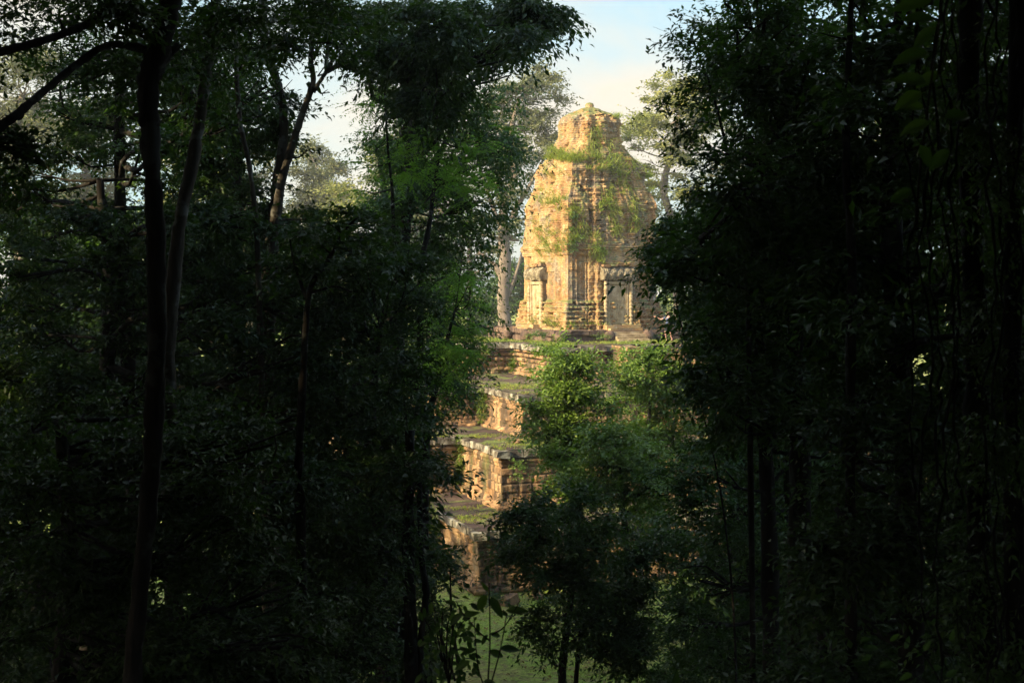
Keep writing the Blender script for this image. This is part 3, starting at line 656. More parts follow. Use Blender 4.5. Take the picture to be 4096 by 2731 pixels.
# vine covered tree, centre left (several storeys of foliage)
polyC = [(392, 95), (405, 60), (440, 70), (500, 85), (496, 130), (505, 170), (495, 215), (478, 250), (475, 300), (462, 345), (452, 380), (440, 400), (362, 400), (360, 330), (372, 240), (388, 190), (384, 140)]
clC = poly_clumps(polyC, 62, 24, 33, 38, 7)
T('vine_covered_tree', 'tall dark tree smothered in climbing leaves left of the tower', 'tree', [[(430, 40, 36, .12), (425, 110, 36, .2), (402, 200, 36, .24), (392, 300, 36, .26), (400, 420, 36, .3)], [(452, 130, 36, .06), (420, 190, 36, .12), (398, 240, 36, .16)], [(378, 150, 36, .06), (386, 200, 36, .1), (392, 250, 36, .14)]], clC, .14, 56000, LEAF_MID, BARK_DARK, None, 110, spray=.7, droop=.6, gap=.32, kper=11)
clt = [clump(a, b, c, d, 28+random.uniform(-3, 3)) for a, b, c, d in [(350, 12, 40, 24), (400, 10, 44, 26), (450, 18, 44, 26), (500, 14, 44, 24), (536, 8, 30, 20), (552, 18, 12, 8), (520, 38, 26, 16), (480, 50, 30, 22), (440, 62, 34, 24), (405, 56, 30, 22), (430, 92, 26, 20), (460, 88, 22, 18), (375, 48, 26, 20), (520, 52, 16, 10), (505, 62, 18, 10), (452, 112, 18, 14), (345, 42, 22, 14), (545, 28, 20, 12), (360, 20, 30, 20), (478, 20, 40, 30), (425, 30, 40, 30)]]
T('overhanging_tree', 'black silhouetted canopy hanging over the top centre sky gap', 'tree', [(450, -60, 30, .14), (425, 0, 32, .13), (412, 120, 33.5, .12), (405, 240, 33.5, .14), (395, 420, 33, .2)], clt, .15, 30000, LEAF_DARK, BARK_DARK, None, 111, spray=.55, droop=.7, gap=.30)
clf = [clump(a, b, c, d, 30+random.uniform(-1.5, 1.5)) for a, b, c, d in [(430, 140, 18, 10), (420, 155, 20, 10), (440, 165, 20, 12), (410, 172, 15, 8), (452, 150, 14, 12), (466, 165, 16, 14), (478, 180, 12, 12), (470, 200, 14, 10), (440, 185, 18, 10), (490, 172, 8, 10), (480, 145, 9, 12), (500, 130, 8, 12), (488, 108, 6, 8)]]
T('ferny_tree', 'light green feathery leaved branches among the dark climbing foliage', 'tree', [(440, 150, 31, .03), (430, 220, 31, .06), (420, 330, 31, .09)], clf, .10, 6500, LEAF_FERN, BARK_DARK, 'feathery light green trees', 112, spray=.65, per=20, fern=True, asp=.36, gap=.36, droop=.4)
clf = [clump(a, b, c, d, 29+random.uniform(-1.2, 1.2)) for a, b, c, d in [(462, 298, 15, 9), (470, 308, 12, 10), (455, 318, 16, 10), (466, 330, 13, 10), (448, 340, 14, 12), (440, 358, 16, 12), (456, 352, 14, 9), (474, 360, 10, 6), (430, 375, 16, 12), (450, 375, 12, 8), (462, 258, 14, 8), (472, 270, 12, 8), (455, 275, 12, 10), (468, 285, 10, 7), (410, 385, 20, 12)]]
T('ferny_tree', 'bright feathery tree beside the left end of the terrace', 'tree', [(455, 310, 29, .03), (440, 370, 29, .06), (425, 480, 29, .09)], clf, .10, 8500, LEAF_FERN, BARK_DARK, 'feathery light green trees', 113, spray=.65, per=20, fern=True, asp=.36, gap=.36, droop=.5)
clf = [clump(a, b, c, d, 30+random.uniform(-1, 1)) for a, b, c, d in [(370, 88, 12, 8), (382, 72, 14, 8), (372, 108, 10, 9), (366, 165, 7, 8), (355, 210, 9, 6), (362, 190, 7, 8)]]
T('ferny_tree', 'small feathery sprays against the left sky gap', 'tree', [(384, 80, 30, .02), (388, 150, 30, .03), (395, 260, 30, .05)], clf, .10, 1900, LEAF_FERN, BARK_DARK, 'feathery light green trees', 114, spray=.6, per=18, fern=True, asp=.36, gap=.3)
# mass below it
polyD = [(300, 240), (322, 225), (350, 215), (385, 225), (408, 255), (418, 290), (420, 340), (416, 378), (414, 430), (408, 470), (402, 510), (395, 560), (385, 600), (385, 682), (300, 682), (290, 400)]
clD = poly_clumps(polyD, 62, 30, 20, 26, 9)
T('jungle_tree', 'dark glossy leaved tree masking the left side of the pyramid', 'tree', [[(380, 330, 24, .05), (372, 420, 24, .1), (380, 560, 24, .14)], [(415, 480, 23, .02), (428, 520, 23, .04)]], clD, .115, 62000, LEAF_DARK, BARK_DARK, 'dark jungle trees framing the view', 120, spray=.5, droop=.35, gap=.33, kper=10)
# left wall of foliage
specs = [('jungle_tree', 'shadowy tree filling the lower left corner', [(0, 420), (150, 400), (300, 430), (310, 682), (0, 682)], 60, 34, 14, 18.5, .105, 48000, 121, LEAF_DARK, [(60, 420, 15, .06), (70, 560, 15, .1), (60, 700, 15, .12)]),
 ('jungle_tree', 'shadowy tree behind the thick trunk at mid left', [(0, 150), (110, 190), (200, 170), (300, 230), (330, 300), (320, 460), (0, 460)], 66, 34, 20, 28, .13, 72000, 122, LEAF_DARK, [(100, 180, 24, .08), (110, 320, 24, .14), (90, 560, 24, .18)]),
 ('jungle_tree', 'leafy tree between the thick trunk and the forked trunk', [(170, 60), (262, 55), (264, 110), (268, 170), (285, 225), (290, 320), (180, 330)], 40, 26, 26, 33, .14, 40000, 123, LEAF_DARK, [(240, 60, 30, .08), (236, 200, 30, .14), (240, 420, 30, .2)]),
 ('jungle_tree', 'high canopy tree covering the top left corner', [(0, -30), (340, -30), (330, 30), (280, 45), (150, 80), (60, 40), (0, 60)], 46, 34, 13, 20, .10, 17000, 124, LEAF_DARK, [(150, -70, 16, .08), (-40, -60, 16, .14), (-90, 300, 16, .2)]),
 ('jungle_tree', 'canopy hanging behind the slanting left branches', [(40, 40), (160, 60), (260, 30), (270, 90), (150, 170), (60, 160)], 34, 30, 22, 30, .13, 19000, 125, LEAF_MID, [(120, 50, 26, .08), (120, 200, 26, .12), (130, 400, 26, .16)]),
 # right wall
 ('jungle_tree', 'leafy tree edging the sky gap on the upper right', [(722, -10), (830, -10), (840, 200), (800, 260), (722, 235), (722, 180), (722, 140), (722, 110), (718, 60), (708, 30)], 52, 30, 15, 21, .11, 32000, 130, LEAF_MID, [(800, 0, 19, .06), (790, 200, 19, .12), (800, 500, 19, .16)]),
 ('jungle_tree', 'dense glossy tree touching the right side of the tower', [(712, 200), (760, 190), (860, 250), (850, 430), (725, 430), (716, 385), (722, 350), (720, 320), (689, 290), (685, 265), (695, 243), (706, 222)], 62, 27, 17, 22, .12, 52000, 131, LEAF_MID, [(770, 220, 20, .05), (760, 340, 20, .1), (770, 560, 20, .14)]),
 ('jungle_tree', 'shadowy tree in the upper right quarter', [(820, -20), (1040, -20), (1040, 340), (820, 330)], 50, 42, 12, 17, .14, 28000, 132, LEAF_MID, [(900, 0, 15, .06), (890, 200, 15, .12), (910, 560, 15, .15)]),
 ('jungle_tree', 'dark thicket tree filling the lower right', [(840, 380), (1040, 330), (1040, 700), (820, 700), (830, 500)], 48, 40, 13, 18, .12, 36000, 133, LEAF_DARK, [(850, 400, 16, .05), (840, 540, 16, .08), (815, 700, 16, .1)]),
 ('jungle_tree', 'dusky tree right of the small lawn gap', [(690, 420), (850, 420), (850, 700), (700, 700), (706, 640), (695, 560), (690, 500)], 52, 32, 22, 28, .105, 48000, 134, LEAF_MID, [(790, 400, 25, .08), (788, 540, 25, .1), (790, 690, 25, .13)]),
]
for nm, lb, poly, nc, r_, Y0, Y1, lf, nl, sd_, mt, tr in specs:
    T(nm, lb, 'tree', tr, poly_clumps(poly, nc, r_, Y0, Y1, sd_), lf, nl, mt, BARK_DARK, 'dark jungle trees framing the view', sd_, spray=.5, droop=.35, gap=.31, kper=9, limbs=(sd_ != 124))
# twiggy ends poking out of the right wall
cl = [clump(a, b, c, d, 18+random.uniform(-1, 1)) for a, b, c, d in [(682, 30, 12, 6), (690, 45, 12, 7), (698, 18, 14, 7), (670, 95, 9, 4), (663, 104, 8, 4), (678, 106, 9, 5), (690, 90, 12, 6), (672, 112, 8, 4), (690, 125, 9, 6), (682, 160, 8, 6), (692, 190, 10, 8), (700, 75, 12, 8), (686, 60, 8, 6)]]
T('leafy_sapling', 'loose leafy twigs reaching into the sky beside the upper right tree', 'tree', [[(690, 30, 18, .008), (720, 120, 18, .02), (745, 260, 18, .03), (750, 420, 18, .04)], [(662, 104, 18, .004), (690, 106, 18, .006), (716, 112, 18, .01)]], cl, .10, 1500, LEAF_DARK, BARK_DARK, None, 140, spray=.35, gap=.25)
cl = [clump(a, b, c, d, 22+random.uniform(-.8, .8)) for a, b, c, d in [(660, 232, 9, 7), (668, 222, 10, 6), (655, 247, 8, 8), (664, 250, 10, 9), (672, 236, 10, 9), (652, 262, 6, 8), (678, 215, 9, 6)]]
T('leafy_sapling', 'fresh green rounded leaves catching light beside the tower right edge', 'tree', [(668, 225, 22, .008), (676, 300, 22, .012), (700, 400, 22, .014), (722, 500, 22, .018), (735, 640, 22, .02)], cl, .10, 2600, LEAF_MID, BARK_DARK, None, 141, spray=.35, gap=.2)
# backing forest: further dark trees that close the gaps between the near ones
bk = [(30, 270, 120, 36), (80, 260, 140, 36), (125, 290, 120, 36), (-20, 190, 260, 34), (60, 215, 260, 38), (140, 200, 280, 36), (215, 215, 290, 40), (285, 270, 300, 38), (345, 330, 300, 30), (395, 420, 260, 30), (300, 420, 260, 32), (200, 420, 260, 30), (100, 420, 260, 28), (0, 420, 260, 30),
      (745, 215, 260, 30), (810, 150, 280, 34), (880, 120, 300, 32), (960, 60, 300, 30), (1030, 60, 300, 30), (740, 430, 250, 31), (800, 400, 280, 33), (870, 400, 280, 31), (940, 380, 300, 29), (1020, 380, 300, 30)]
where = ['at left, far inside', 'left of centre-left gap', 'deep behind the thick trunk', 'at the far left edge', 'left of the thick trunk', 'right behind the thick trunk', 'between the two leaning trunks', 'below the forked trunk', 'under the left sky gap', 'beside the thin pair of trunks', 'above the spotted white stem', 'low behind the thick trunk', 'low left of the thick trunk', 'in the bottom left corner',
         'right of the tower', 'behind the upper right leaves', 'below the upper right leaves', 'behind the large hanging leaves', 'behind the vine hung trunk', 'right of the small lawn gap', 'behind the two slim right trunks', 'between the slim trunks and vines', 'left of the vine hung trunk', 'in the bottom right corner']
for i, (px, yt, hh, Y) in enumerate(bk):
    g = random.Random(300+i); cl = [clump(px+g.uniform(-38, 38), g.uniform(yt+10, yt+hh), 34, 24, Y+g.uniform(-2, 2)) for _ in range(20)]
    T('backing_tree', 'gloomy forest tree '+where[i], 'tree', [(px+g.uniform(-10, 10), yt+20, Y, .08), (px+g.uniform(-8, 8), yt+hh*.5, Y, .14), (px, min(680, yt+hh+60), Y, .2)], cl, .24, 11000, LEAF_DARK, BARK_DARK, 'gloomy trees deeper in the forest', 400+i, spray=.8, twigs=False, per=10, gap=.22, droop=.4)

# ------------------------------------------------------------------ named trunks
def stem(name, label, stems, bark=BARK_DARK, cl=None, leaf=.1, n=500, cat='tree', seed=0, **k): return tree(name, label, cat, stems, cl or [], leaf, n, LEAF_DARK, bark, None, seed, **k)
# thick trunk
TR = [(176, -40, 12, 0.112), (168, 12, 12, 0.112), (158, 50, 12, 0.103), (149, 78, 12, 0.101), (149, 120, 12, 0.095), (152, 170, 12, 0.090), (156, 240, 12, 0.090), (157, 320, 12, 0.090), (155, 400, 12, 0.090), (151, 470, 12, 0.086), (145, 540, 12, 0.086), (139, 600, 12, 0.082), (132, 690, 12, 0.086)]
B1 = [(150, 50, 12, .045), (110, 45, 12, .035), (80, 62, 12, .035), (45, 90, 11.5, .035), (12, 118, 11, .04), (-30, 150, 11, .04)]
B2 = [(166, 15, 12, .04), (120, 12, 12, .035), (60, 35, 11.5, .035), (0, 52, 11, .04), (-30, 56, 11, .045)]
B3 = [(178, 45, 12.2, .03), (164, 60, 12.1, .05), (152, 80, 12, .07)]
stem('trunk_tree', 'thick black slightly bent trunk with slanting limbs at left', [TR, B1, B2, B3], BARK_DARK, [clump(a, b, c, d, 11.5) for a, b, c, d in [(10, 130, 16, 20), (14, 150, 14, 14), (5, 115, 14, 10), (60, 20, 40, 12), (110, 5, 40, 14), (140, 22, 20, 10)]], .09, 1600, seed=201, spray=.3)
stem('trunk_tree', 'rough leaning trunk with pale peeling bark right of the thick trunk', [[(218, -30, 18, .075), (214, 30, 18, .08), (204, 90, 18, .085), (193, 160, 18, .085), (182, 210, 18, .09), (174, 280, 18, .10), (168, 420, 18, .12)], [(180, 60, 18, .03), (195, 38, 18, .035), (208, 20, 18, .05)]], BARK_MID, seed=202)
stem('trunk_tree', 'slim curving trunk hanging between leaves left of the forked tree', [(236, 10, 22, .035), (236, 60, 22, .038), (240, 120, 22, .04), (250, 170, 22, .04), (257, 240, 22, .05), (262, 400, 22, .06)], BARK_MID, seed=203)
stem('trunk_tree', 'branch-like trunk leaning left beside the sky gap', [(262, -10, 27, .10), (265, 45, 27, .10), (278, 85, 27, .09), (284, 130, 27, .10), (276, 200, 27, .12), (268, 330, 27, .16)], BARK_MID, seed=204)
FK = [[(316, -10, 25, 0.0432), (313, 30, 25, 0.0504), (311, 62, 25, 0.0576), (313, 82, 25, 0.0612), (302, 115, 25, 0.0648), (290, 152, 25, 0.0792), (280, 190, 25, 0.0864), (272, 260, 25, 0.1080), (270, 420, 25, 0.1296)], [(352, 28, 25, 0.0216), (338, 50, 25, 0.0324), (326, 72, 25, 0.0396), (313, 92, 25, 0.0504)], [(334, 22, 25, 0.0288), (328, 45, 25, 0.0360), (326, 70, 25, 0.0432)], [(313, 60, 25, 0.0360), (320, 46, 25, 0.0288), (332, 36, 25, 0.0216)], [(352, 50, 25, 0.0144), (340, 62, 25, 0.0252), (328, 70, 25, 0.0360)]]
clf = [clump(a, b, c, d, 25+random.uniform(-1, 1)) for a, b, c, d in [(345, 20, 26, 14), (325, 8, 30, 12), (360, 40, 20, 14), (340, 66, 13, 8), (300, 12, 22, 12), (290, 30, 12, 8), (365, 58, 12, 10), (325, 92, 6, 4), (308, 150, 5, 6), (314, 218, 12, 10), (325, 230, 16, 10), (272, 175, 6, 18), (278, 215, 8, 14)]]
stem('forked_tree', 'grey forked trunk silhouetted against the left sky gap', FK, BARK_MID, clf, .12, 4200, seed=205, spray=.5)
stem('leaning_tree', 'crooked dark branches before the pale trees at mid left', [[(360, 215, 17, .012), (345, 230, 17, .018), (328, 260, 17, .03), (314, 280, 17, .035), (308, 300, 17, .04), (304, 360, 17, .05), (300, 500, 17, .07)], [(290, 240, 17, .012), (294, 262, 17, .015), (302, 286, 17, .025), (308, 300, 17, .03)], [(352, 292, 17, .01), (335, 286, 17, .015), (312, 292, 17, .02)]], BARK_DARK, [clump(a, b, c, d, 17) for a, b, c, d in [(325, 222, 24, 8), (350, 212, 20, 8), (298, 232, 14, 12), (365, 224, 18, 10), (320, 245, 14, 9), (330, 268, 14, 10), (300, 262, 12, 10)]], .12, 900, seed=206, spray=.4)
stem('slim_tree', 'slender pale mottled stem standing in darkness at lower left', [(266, 500, 21, .045), (264, 560, 21, .05), (265, 600, 21, .05), (268, 680, 21, .055)], BARK_PALE, seed=207)
stem('slim_tree', 'straight black trunk before the lawn, left of a thinner twin', [(410, 430, 22, .09), (408, 560, 22, .115), (411, 620, 22, .12), (412, 700, 22, .13)], BARK_DARK, seed=208)
stem('slim_tree', 'thin kinked black trunk beside the lawn, right of its thicker twin', [(419, 480, 22, .05), (422, 560, 22, .055), (426, 590, 22, .06), (421, 640, 22, .06), (420, 700, 22, .07)], BARK_DARK, seed=209)
stem('slim_tree', 'upright grey brown trunk in the lower right thicket', [(800, 380, 19, .05), (797, 470, 19, .07), (793, 540, 19, .08), (792, 640, 19, .09), (790, 720, 19, .1)], BARK_MID, seed=210)
stem('slim_tree', 'leaning grey brown trunk in the lower right thicket', [(884, 350, 18, .035), (876, 395, 18, .04), (866, 430, 18, .045), (842, 520, 18, .06), (826, 580, 18, .08), (815, 650, 18, .09), (808, 720, 18, .1)], BARK_MID, seed=211)
stem('slim_tree', 'vertical dark stem rising through the upper right leaves', [(852, -20, 14, .03), (848, 80, 14, .035), (846, 170, 14, .045), (852, 260, 14, .05), (850, 420, 14, .06)], BARK_DARK, seed=212)
stem('slim_tree', 'forked dark trunk in the upper right behind leaves', [[(846, 150, 20, .1), (850, 200, 20, .12), (856, 300, 20, .14)], [(870, 130, 20, .05), (862, 175, 20, .08), (853, 215, 20, .1)]], BARK_DARK, seed=213)
stem('trunk_tree', 'black creeper-clad trunk hung with vines at the right edge', [(972, -40, 9, .075), (968, 120, 9, .075), (975, 300, 9, .08), (978, 500, 9, .09), (985, 720, 9, .11)], BARK_BLACK, [clump(968+14*math.sin(k*1.7), -10+k*36, 20, 22, 8.8+.3*math.sin(k)) for k in range(20)], .06, 5200, seed=214, spray=.22, droop=.8, limbs=False, gap=.3)
stem('trunk_tree', 'thin creeper-clad trunk at the extreme right edge', [(1018, -40, 8.5, .05), (1014, 200, 8.5, .05), (1012, 450, 8.5, .06), (1018, 720, 8.5, .07)], BARK_BLACK, [clump(1010+12*math.sin(k*2.1), k*40, 20, 24, 8.4+.3*math.sin(k)) for k in range(18)], .06, 4200, seed=215, spray=.22, droop=.8, limbs=False, gap=.3)
for i in range(9):
    g = random.Random(i+40); x = [935, 946, 957, 990, 998, 925, 1006, 1020, 912][i]; Y = g.uniform(7.5, 9)
    pts = [(x+g.uniform(-7, 7), y, Y+g.uniform(-.1, .1)) for y in range(-40, g.choice([560, 640, 720]), 60)]
    mb = MB(); sp_ = spline([P(*p) for p in pts], 40); sp_ = sp_+np.random.default_rng(i).normal(0, .012, sp_.shape); mb.tube(sp_, np.random.default_rng(i).uniform(.004, .012, 40), 5)
    for q in range(26):
        p = sp_[g.randrange(40)]; mb.tube([p, p+np.array([g.uniform(-.12, .12), g.uniform(-.1, .1), -g.uniform(.02, .3)])], [.004, .002], 3)
    tag(mb.build('hanging_vine', BARK_BLACK, None, True), 'dark twisting vine hanging by the right edge trunks, '+['third', 'fourth', 'fifth', 'sixth', 'seventh', 'second', 'ninth', 'tenth', 'first'][i].replace('ninth', 'eighth').replace('tenth', 'ninth')+' from the left', 'vine', 'vines hanging at the right edge')
# large out-of-focus leaves, upper right
def bigleaf(c, d, up, L_, wd, mbs):
    d = d/np.linalg.norm(d); s = np.cross(d, up); s /= np.linalg.norm(s); n = np.cross(s, d); v = []; ff = []
    m = 9
    for i in range(m):
        t = i/(m-1); wv = wd*math.sin(math.pi*min(1, t**.8))**.8*.5+.0008
        for q in (-1, -.5, 0, .5, 1): v.append(c+d*L_*t+s*wv*q+n*(abs(q)*wv*.35-L_*.18*t*t))
    for i in range(m-1):
        for q in range(4): a = i*5+q; ff.append((a, a+1, a+6, a+5))
    mbs.add(np.array(v), ff)
def leafy_branch(name, label, main, leaves, mat, cat='branch', bark=BARK_DARK, r0=.006, extra=(), L_=.12, asp=.5, seed=0, tw=.3):
    g = np.random.default_rng(seed); pts = spline([P(*p) for p in main], 24)
    root = empty(name, pts[-1], label, cat); O = np.array(root.location)
    mb = MB(); mb.tube(pts, np.linspace(r0*.5, r0, 24), 6)
    for e in extra: mb.tube(spline([P(*p) for p in e], 12), np.linspace(r0*.3, r0*.7, 12), 5)
    rel(mb.build('stem', bark, root, True), O)
    lm = MB()
    for (x, y, Y, ang, sz) in leaves:
        c = P(x, y, Y); d = np.array([math.cos(R(ang)), g.uniform(-tw, tw), math.sin(R(ang))-.2*tw])
        up = np.array([g.uniform(-.3, .3), -1.0, .6+g.uniform(-.2, .3)]); bigleaf(c, d, up, L_*sz, L_*sz*asp, lm)
    o = rel(lm.build('leaves', mat, root, True), O); o['label'] = label
    a = o.data.attributes.new('rnd', 'FLOAT', 'POINT'); k = len(o.data.vertices); a.data.foreach_set('value', np.repeat(g.random(k//45+1), 45)[:k].astype(np.float32))
    return root
leafy_branch('leafy_branch', 'hanging branch with big translucent oval leaves at upper right', [(948, -60, 5), (940, 20, 5), (930, 90, 5), (920, 170, 5.1), (915, 230, 5.2)],
   [(934, 20, 5, 172, 1.05), (932, 0, 5, 185, 1.2), (928, 52, 5, 190, 1.15), (926, 82, 5, 170, 1.1), (922, 92, 5, 205, 1.0), (936, 28, 5, 215, .9), (938, 72, 5, -150, .8), (924, 108, 5, 165, .7), (945, 118, 5, 15, 1.0), (930, 122, 5, 195, 1.0), (920, 145, 5, -60, .8), (950, 150, 5, -140, .9), (912, 190, 5.1, 200, .8)], LEAF_DARK, extra=[[(960, -30, 5), (948, 40, 5), (936, 80, 5)], [(985, 90, 5.2), (960, 70, 5.1), (942, 40, 5)]], L_=.125, asp=.5, seed=3)
# sapling silhouettes over the lawn
sp1 = [(489, 582, 8.5), (490, 640, 8.5), (488, 682, 8.5), (486, 740, 8.6)]
leafy_branch('sapling', 'black silhouetted sapling with broad drooping leaves before the lawn', sp1,
   [(487, 594, 8.5, -125, 1.35), (491, 596, 8.5, -55, 1.25), (488, 590, 8.5, 120, .6), (492, 588, 8.5, 30, .5), (506, 610, 8.5, 15, 1.2), (508, 615, 8.5, 150, .7), (463, 613, 8.5, -150, 1.1), (464, 615, 8.5, 30, .9), (456, 603, 8.5, 160, .7), (490, 633, 8.5, -10, .8), (488, 634, 8.5, -130, .8), (478, 622, 8.5, -90, .6), (489, 650, 8.5, -20, 1.1), (500, 648, 8.5, 5, 1.2), (476, 648, 8.5, 180, .9), (470, 660, 8.5, 200, 1.0), (484, 680, 8.5, 10, .9)], LEAF_DARK, 'sapling',
   extra=[[(507, 612, 8.5), (500, 650, 8.5), (489, 690, 8.5)], [(463, 612, 8.5), (478, 630, 8.5), (490, 640, 8.5)], [(474, 616, 8.5), (478, 665, 8.5), (487, 692, 8.5)], [(520, 600, 8.5), (505, 625, 8.5), (492, 634, 8.5)], [(456, 600, 8.5), (463, 613, 8.5), (470, 618, 8.5)]], r0=.009, L_=.13, asp=.36, seed=5, tw=.9)
mL = [(437, 616, 10), (441, 640, 10), (447, 670, 10), (452, 720, 10)]
g = random.Random(8)
leafy_branch('sapling', 'fine twigged dark sapling left of the broad leaved one', mL, [(g.uniform(418, 478), g.uniform(600, 678), 10+g.uniform(-.4, .4), g.uniform(-170, 10), g.uniform(.5, 1.1)) for _ in range(120)], LEAF_DARK, 'sapling',
   extra=[[(425+k*9, 604+abs(k-3)*5, 10), (432+k*5, 632, 10), (444+k, 665+k*4, 10)] for k in range(6)], r0=.012, L_=.085, asp=.45, seed=6)
g = random.Random(9)
leafy_branch('sapling', 'pale leaved seedling in the bottom right gloom', [(905, 640, 7), (925, 655, 7), (945, 690, 7)], [(905, 648, 7, 70, .9), (924, 650, 7, 65, .8), (878, 648, 7, 160, 1), (872, 655, 7, 200, .8), (893, 662, 7, 190, 1.0), (950, 640, 7, 70, .8), (930, 668, 7, 10, .9), (860, 640, 7, 20, .8), (912, 672, 7, 200, 1.0), (946, 676, 7, 30, 1.0), (890, 640, 7, 40, .8)], LEAF_MID, 'sapling', extra=[[(872, 645, 7), (900, 665, 7), (940, 690, 7)]], r0=.006, L_=.085, asp=.4, seed=7)

# ------------------------------------------------------------------ unseen canopy around the viewpoint, added to block sky light and sun
BLOCKERS = []
def canopy_proto(seed, zc, rz_, n, lean=0):
    g = np.random.default_rng(seed); clz = []
    for q in range(40):
        v = g.normal(size=3); v /= np.linalg.norm(v); clz.append((v*np.array([4.8, 4.8, rz_])*g.random()**.4+np.array([lean, 0, zc]), np.array([2.3, 2.3, 1.6])))
    V, Fc, rn, _ = crown_geo(clz, .55, n, per=10, spray=1.2, gap=.1, seed=seed)
    mb = MB(); mb.tube([np.array([0, 0, -.5]), np.array([.3+lean*.02, .2, zc*.5]), np.array([lean*.3, 0, zc*.85]), np.array([lean, 0, zc])], [.35, .28, .2, .1], 9)
    f0 = empty('shade_blocker_tree', (0, 0, 0)); return f0, [mesh('crown', V, Fc, LEAF_DARK, f0, rnd=rn), mb.build('trunk', BARK_DARK, f0, True)]
def place_all(proto, lst, rots=None):
    f0, kids = proto
    for i, (x, y, sc) in enumerate(lst):
        if i == 0: o = f0
        else:
            o = f0.copy(); COL.objects.link(o)
            for ch in kids: d = ch.copy(); COL.objects.link(d); d.parent = o
        z = float(gz(x, y)); o.location = (x, y, z-.3); o.rotation_euler = (0, 0, rots[i] if rots else i*1.7); o.scale = (sc, sc, sc)
        BLOCKERS.append((o, x, y))
tall = [(-16, 6, 1.1), (-8.5, 2, 1.0), (8.5, 2, 1.0), (16, 6, 1.1), (-12, 13, 1.2), (13, 13, 1.2), (-17, 21, 1.42)]
place_all(canopy_proto(500, 17, 3.0, 16000), tall)
lean = [(-8, 1, 1.0, 0), (9, -2, 1.0, math.pi), (-9, 8, 1.1, 0), (9, 9, 1.1, math.pi), (-10.5, 15, 1.45, 0)]
place_all(canopy_proto(502, 17, 3.0, 16000, 8), [q[:3] for q in lean], [q[3] for q in lean])
full = [(x_, y_, 1.1) for x_, y_ in [(-18, -6), (-9, -9), (0, -11), (9, -9), (18, -6), (-14, -18), (-4, -20), (6, -20), (15, -17), (-15, 2), (15, 2), (-24, 2), (24, 2), (-20, 10), (20, 10), (-25, 20), (27, 20), (-30, 29), (34, 29), (-34, 18), (33, 38), (-33, 36), (-42, 30), (-31, -8), (31, -8), (-13, -3), (-11, -14), (-20, -1)]]
full += [(-38, 44, 1.1), (-46, 60, 1.5), (41, 50, 1.2)]
place_all(canopy_proto(501, 11, 8.0, 24000), full)

ORD = 'first second third fourth fifth sixth seventh eighth ninth tenth eleventh twelfth thirteenth fourteenth fifteenth sixteenth seventeenth eighteenth nineteenth twentieth'.split()
cnt = {}
for o, x, y in sorted(BLOCKERS, key=lambda q: q[1]**2+q[2]**2):
    side = 'behind the viewpoint' if y < -2 and abs(x) < 16 else ('to the left of the viewpoint' if x < 0 else 'to the right of the viewpoint')
    k = cnt.get(side, 0); cnt[side] = k+1
    tag(o, 'unseen dark canopy tree added for shade '+side+', '+(ORD[k] if k < 20 else 'farther '+ORD[k-20])+' nearest', 'tree', 'unseen canopy trees added to block light')

# ------------------------------------------------------------------ grass and small plants
def blades(name, pts, per, ln, wd, mat, label, droop=.3, spread=.12, up=None, cat='grass', seed=0):
    r = np.random.default_rng(seed); n = len(pts)*per; c = np.repeat(pts, per, 0)+r.normal(0, spread, (n, 3))*np.array([1, 1, .15])
    d = r.normal(0, .45, (n, 3)); d[:, 2] = 1-droop*2*r.random(n)
    if up is not None: d += np.repeat(up, per, 0)
    sz = ln*(.4+.9*r.random(n)); V, Fc = leafgeo(c, d, r.normal(0, 1, (n, 3)), sz, wd/ln, .1)
    return tag(mesh(name, V, Fc, mat, rnd=np.repeat(r.random(n), 4)), label, cat, kind='stuff')
# on the tower
bp, bq, bd = proj(BODYV)
front = (BODYV-CEN)[:, 0]*(-.1)+(BODYV-CEN)[:, 1]*(-1.0) > .25
def near(px, py, r_, n, seed, ry=None):
    ry = ry or r_; k = np.where(front & (((bp-px)/r_)**2+((bq-py)/ry)**2 < 1))[0]
    rr_ = np.random.default_rng(seed); return BODYV[rr_.choice(k, n)] if len(k) else np.zeros((0, 3))
up_s = [(553, 155, 12, 6, 60), (566, 158, 12, 4, 40), (575, 160, 10, 4, 30), (590, 158, 12, 6, 24), (610, 163, 14, 7, 26), (622, 172, 12, 6, 16), (600, 170, 14, 5, 16), (615, 118, 5, 3, 12), (548, 200, 12, 10, 26), (565, 205, 14, 8, 22), (545, 230, 14, 14, 30), (560, 245, 16, 12, 34), (588, 238, 12, 10, 26), (600, 255, 6, 12, 22), (630, 228, 20, 8, 16), (648, 232, 12, 8, 10), (606, 205, 9, 7, 14), (577, 215, 8, 10, 26), (578, 232, 8, 12, 24), (550, 252, 12, 8, 24), (655, 180, 10, 14, 18), (560, 175, 14, 8, 14), (575, 326, 30, 3, 22), (545, 322, 16, 4, 12)]
pp = np.concatenate([near(a, b, r_, n, 800+i, ry) for i, (a, b, r_, ry, n) in enumerate(up_s)])
o_ = pp-CEN; o_[:, 2] = 0; o_ /= np.linalg.norm(o_, axis=1)[:, None]+1e-6
blades('tower_grass', pp, 11, .42, .028, GRASS, 'yellow green grass tufts rooted on the ledges of the brick tower', .2, .13, o_*.7, seed=1)
hang = [(596, 132, 5, 11, 40), (594, 145, 8, 7, 26), (610, 148, 4, 13, 22), (608, 192, 7, 12, 34), (612, 205, 4, 14, 30), (630, 200, 3, 18, 26), (634, 212, 5, 12, 24), (622, 160, 14, 8, 40), (621, 180, 6, 14, 30), (566, 150, 6, 6, 14), (640, 165, 8, 10, 14), (614, 225, 6, 10, 18), (596, 250, 5, 8, 16)]
pp = np.concatenate([near(a, b, r_, n, 900+i, ry) for i, (a, b, r_, ry, n) in enumerate(hang)])
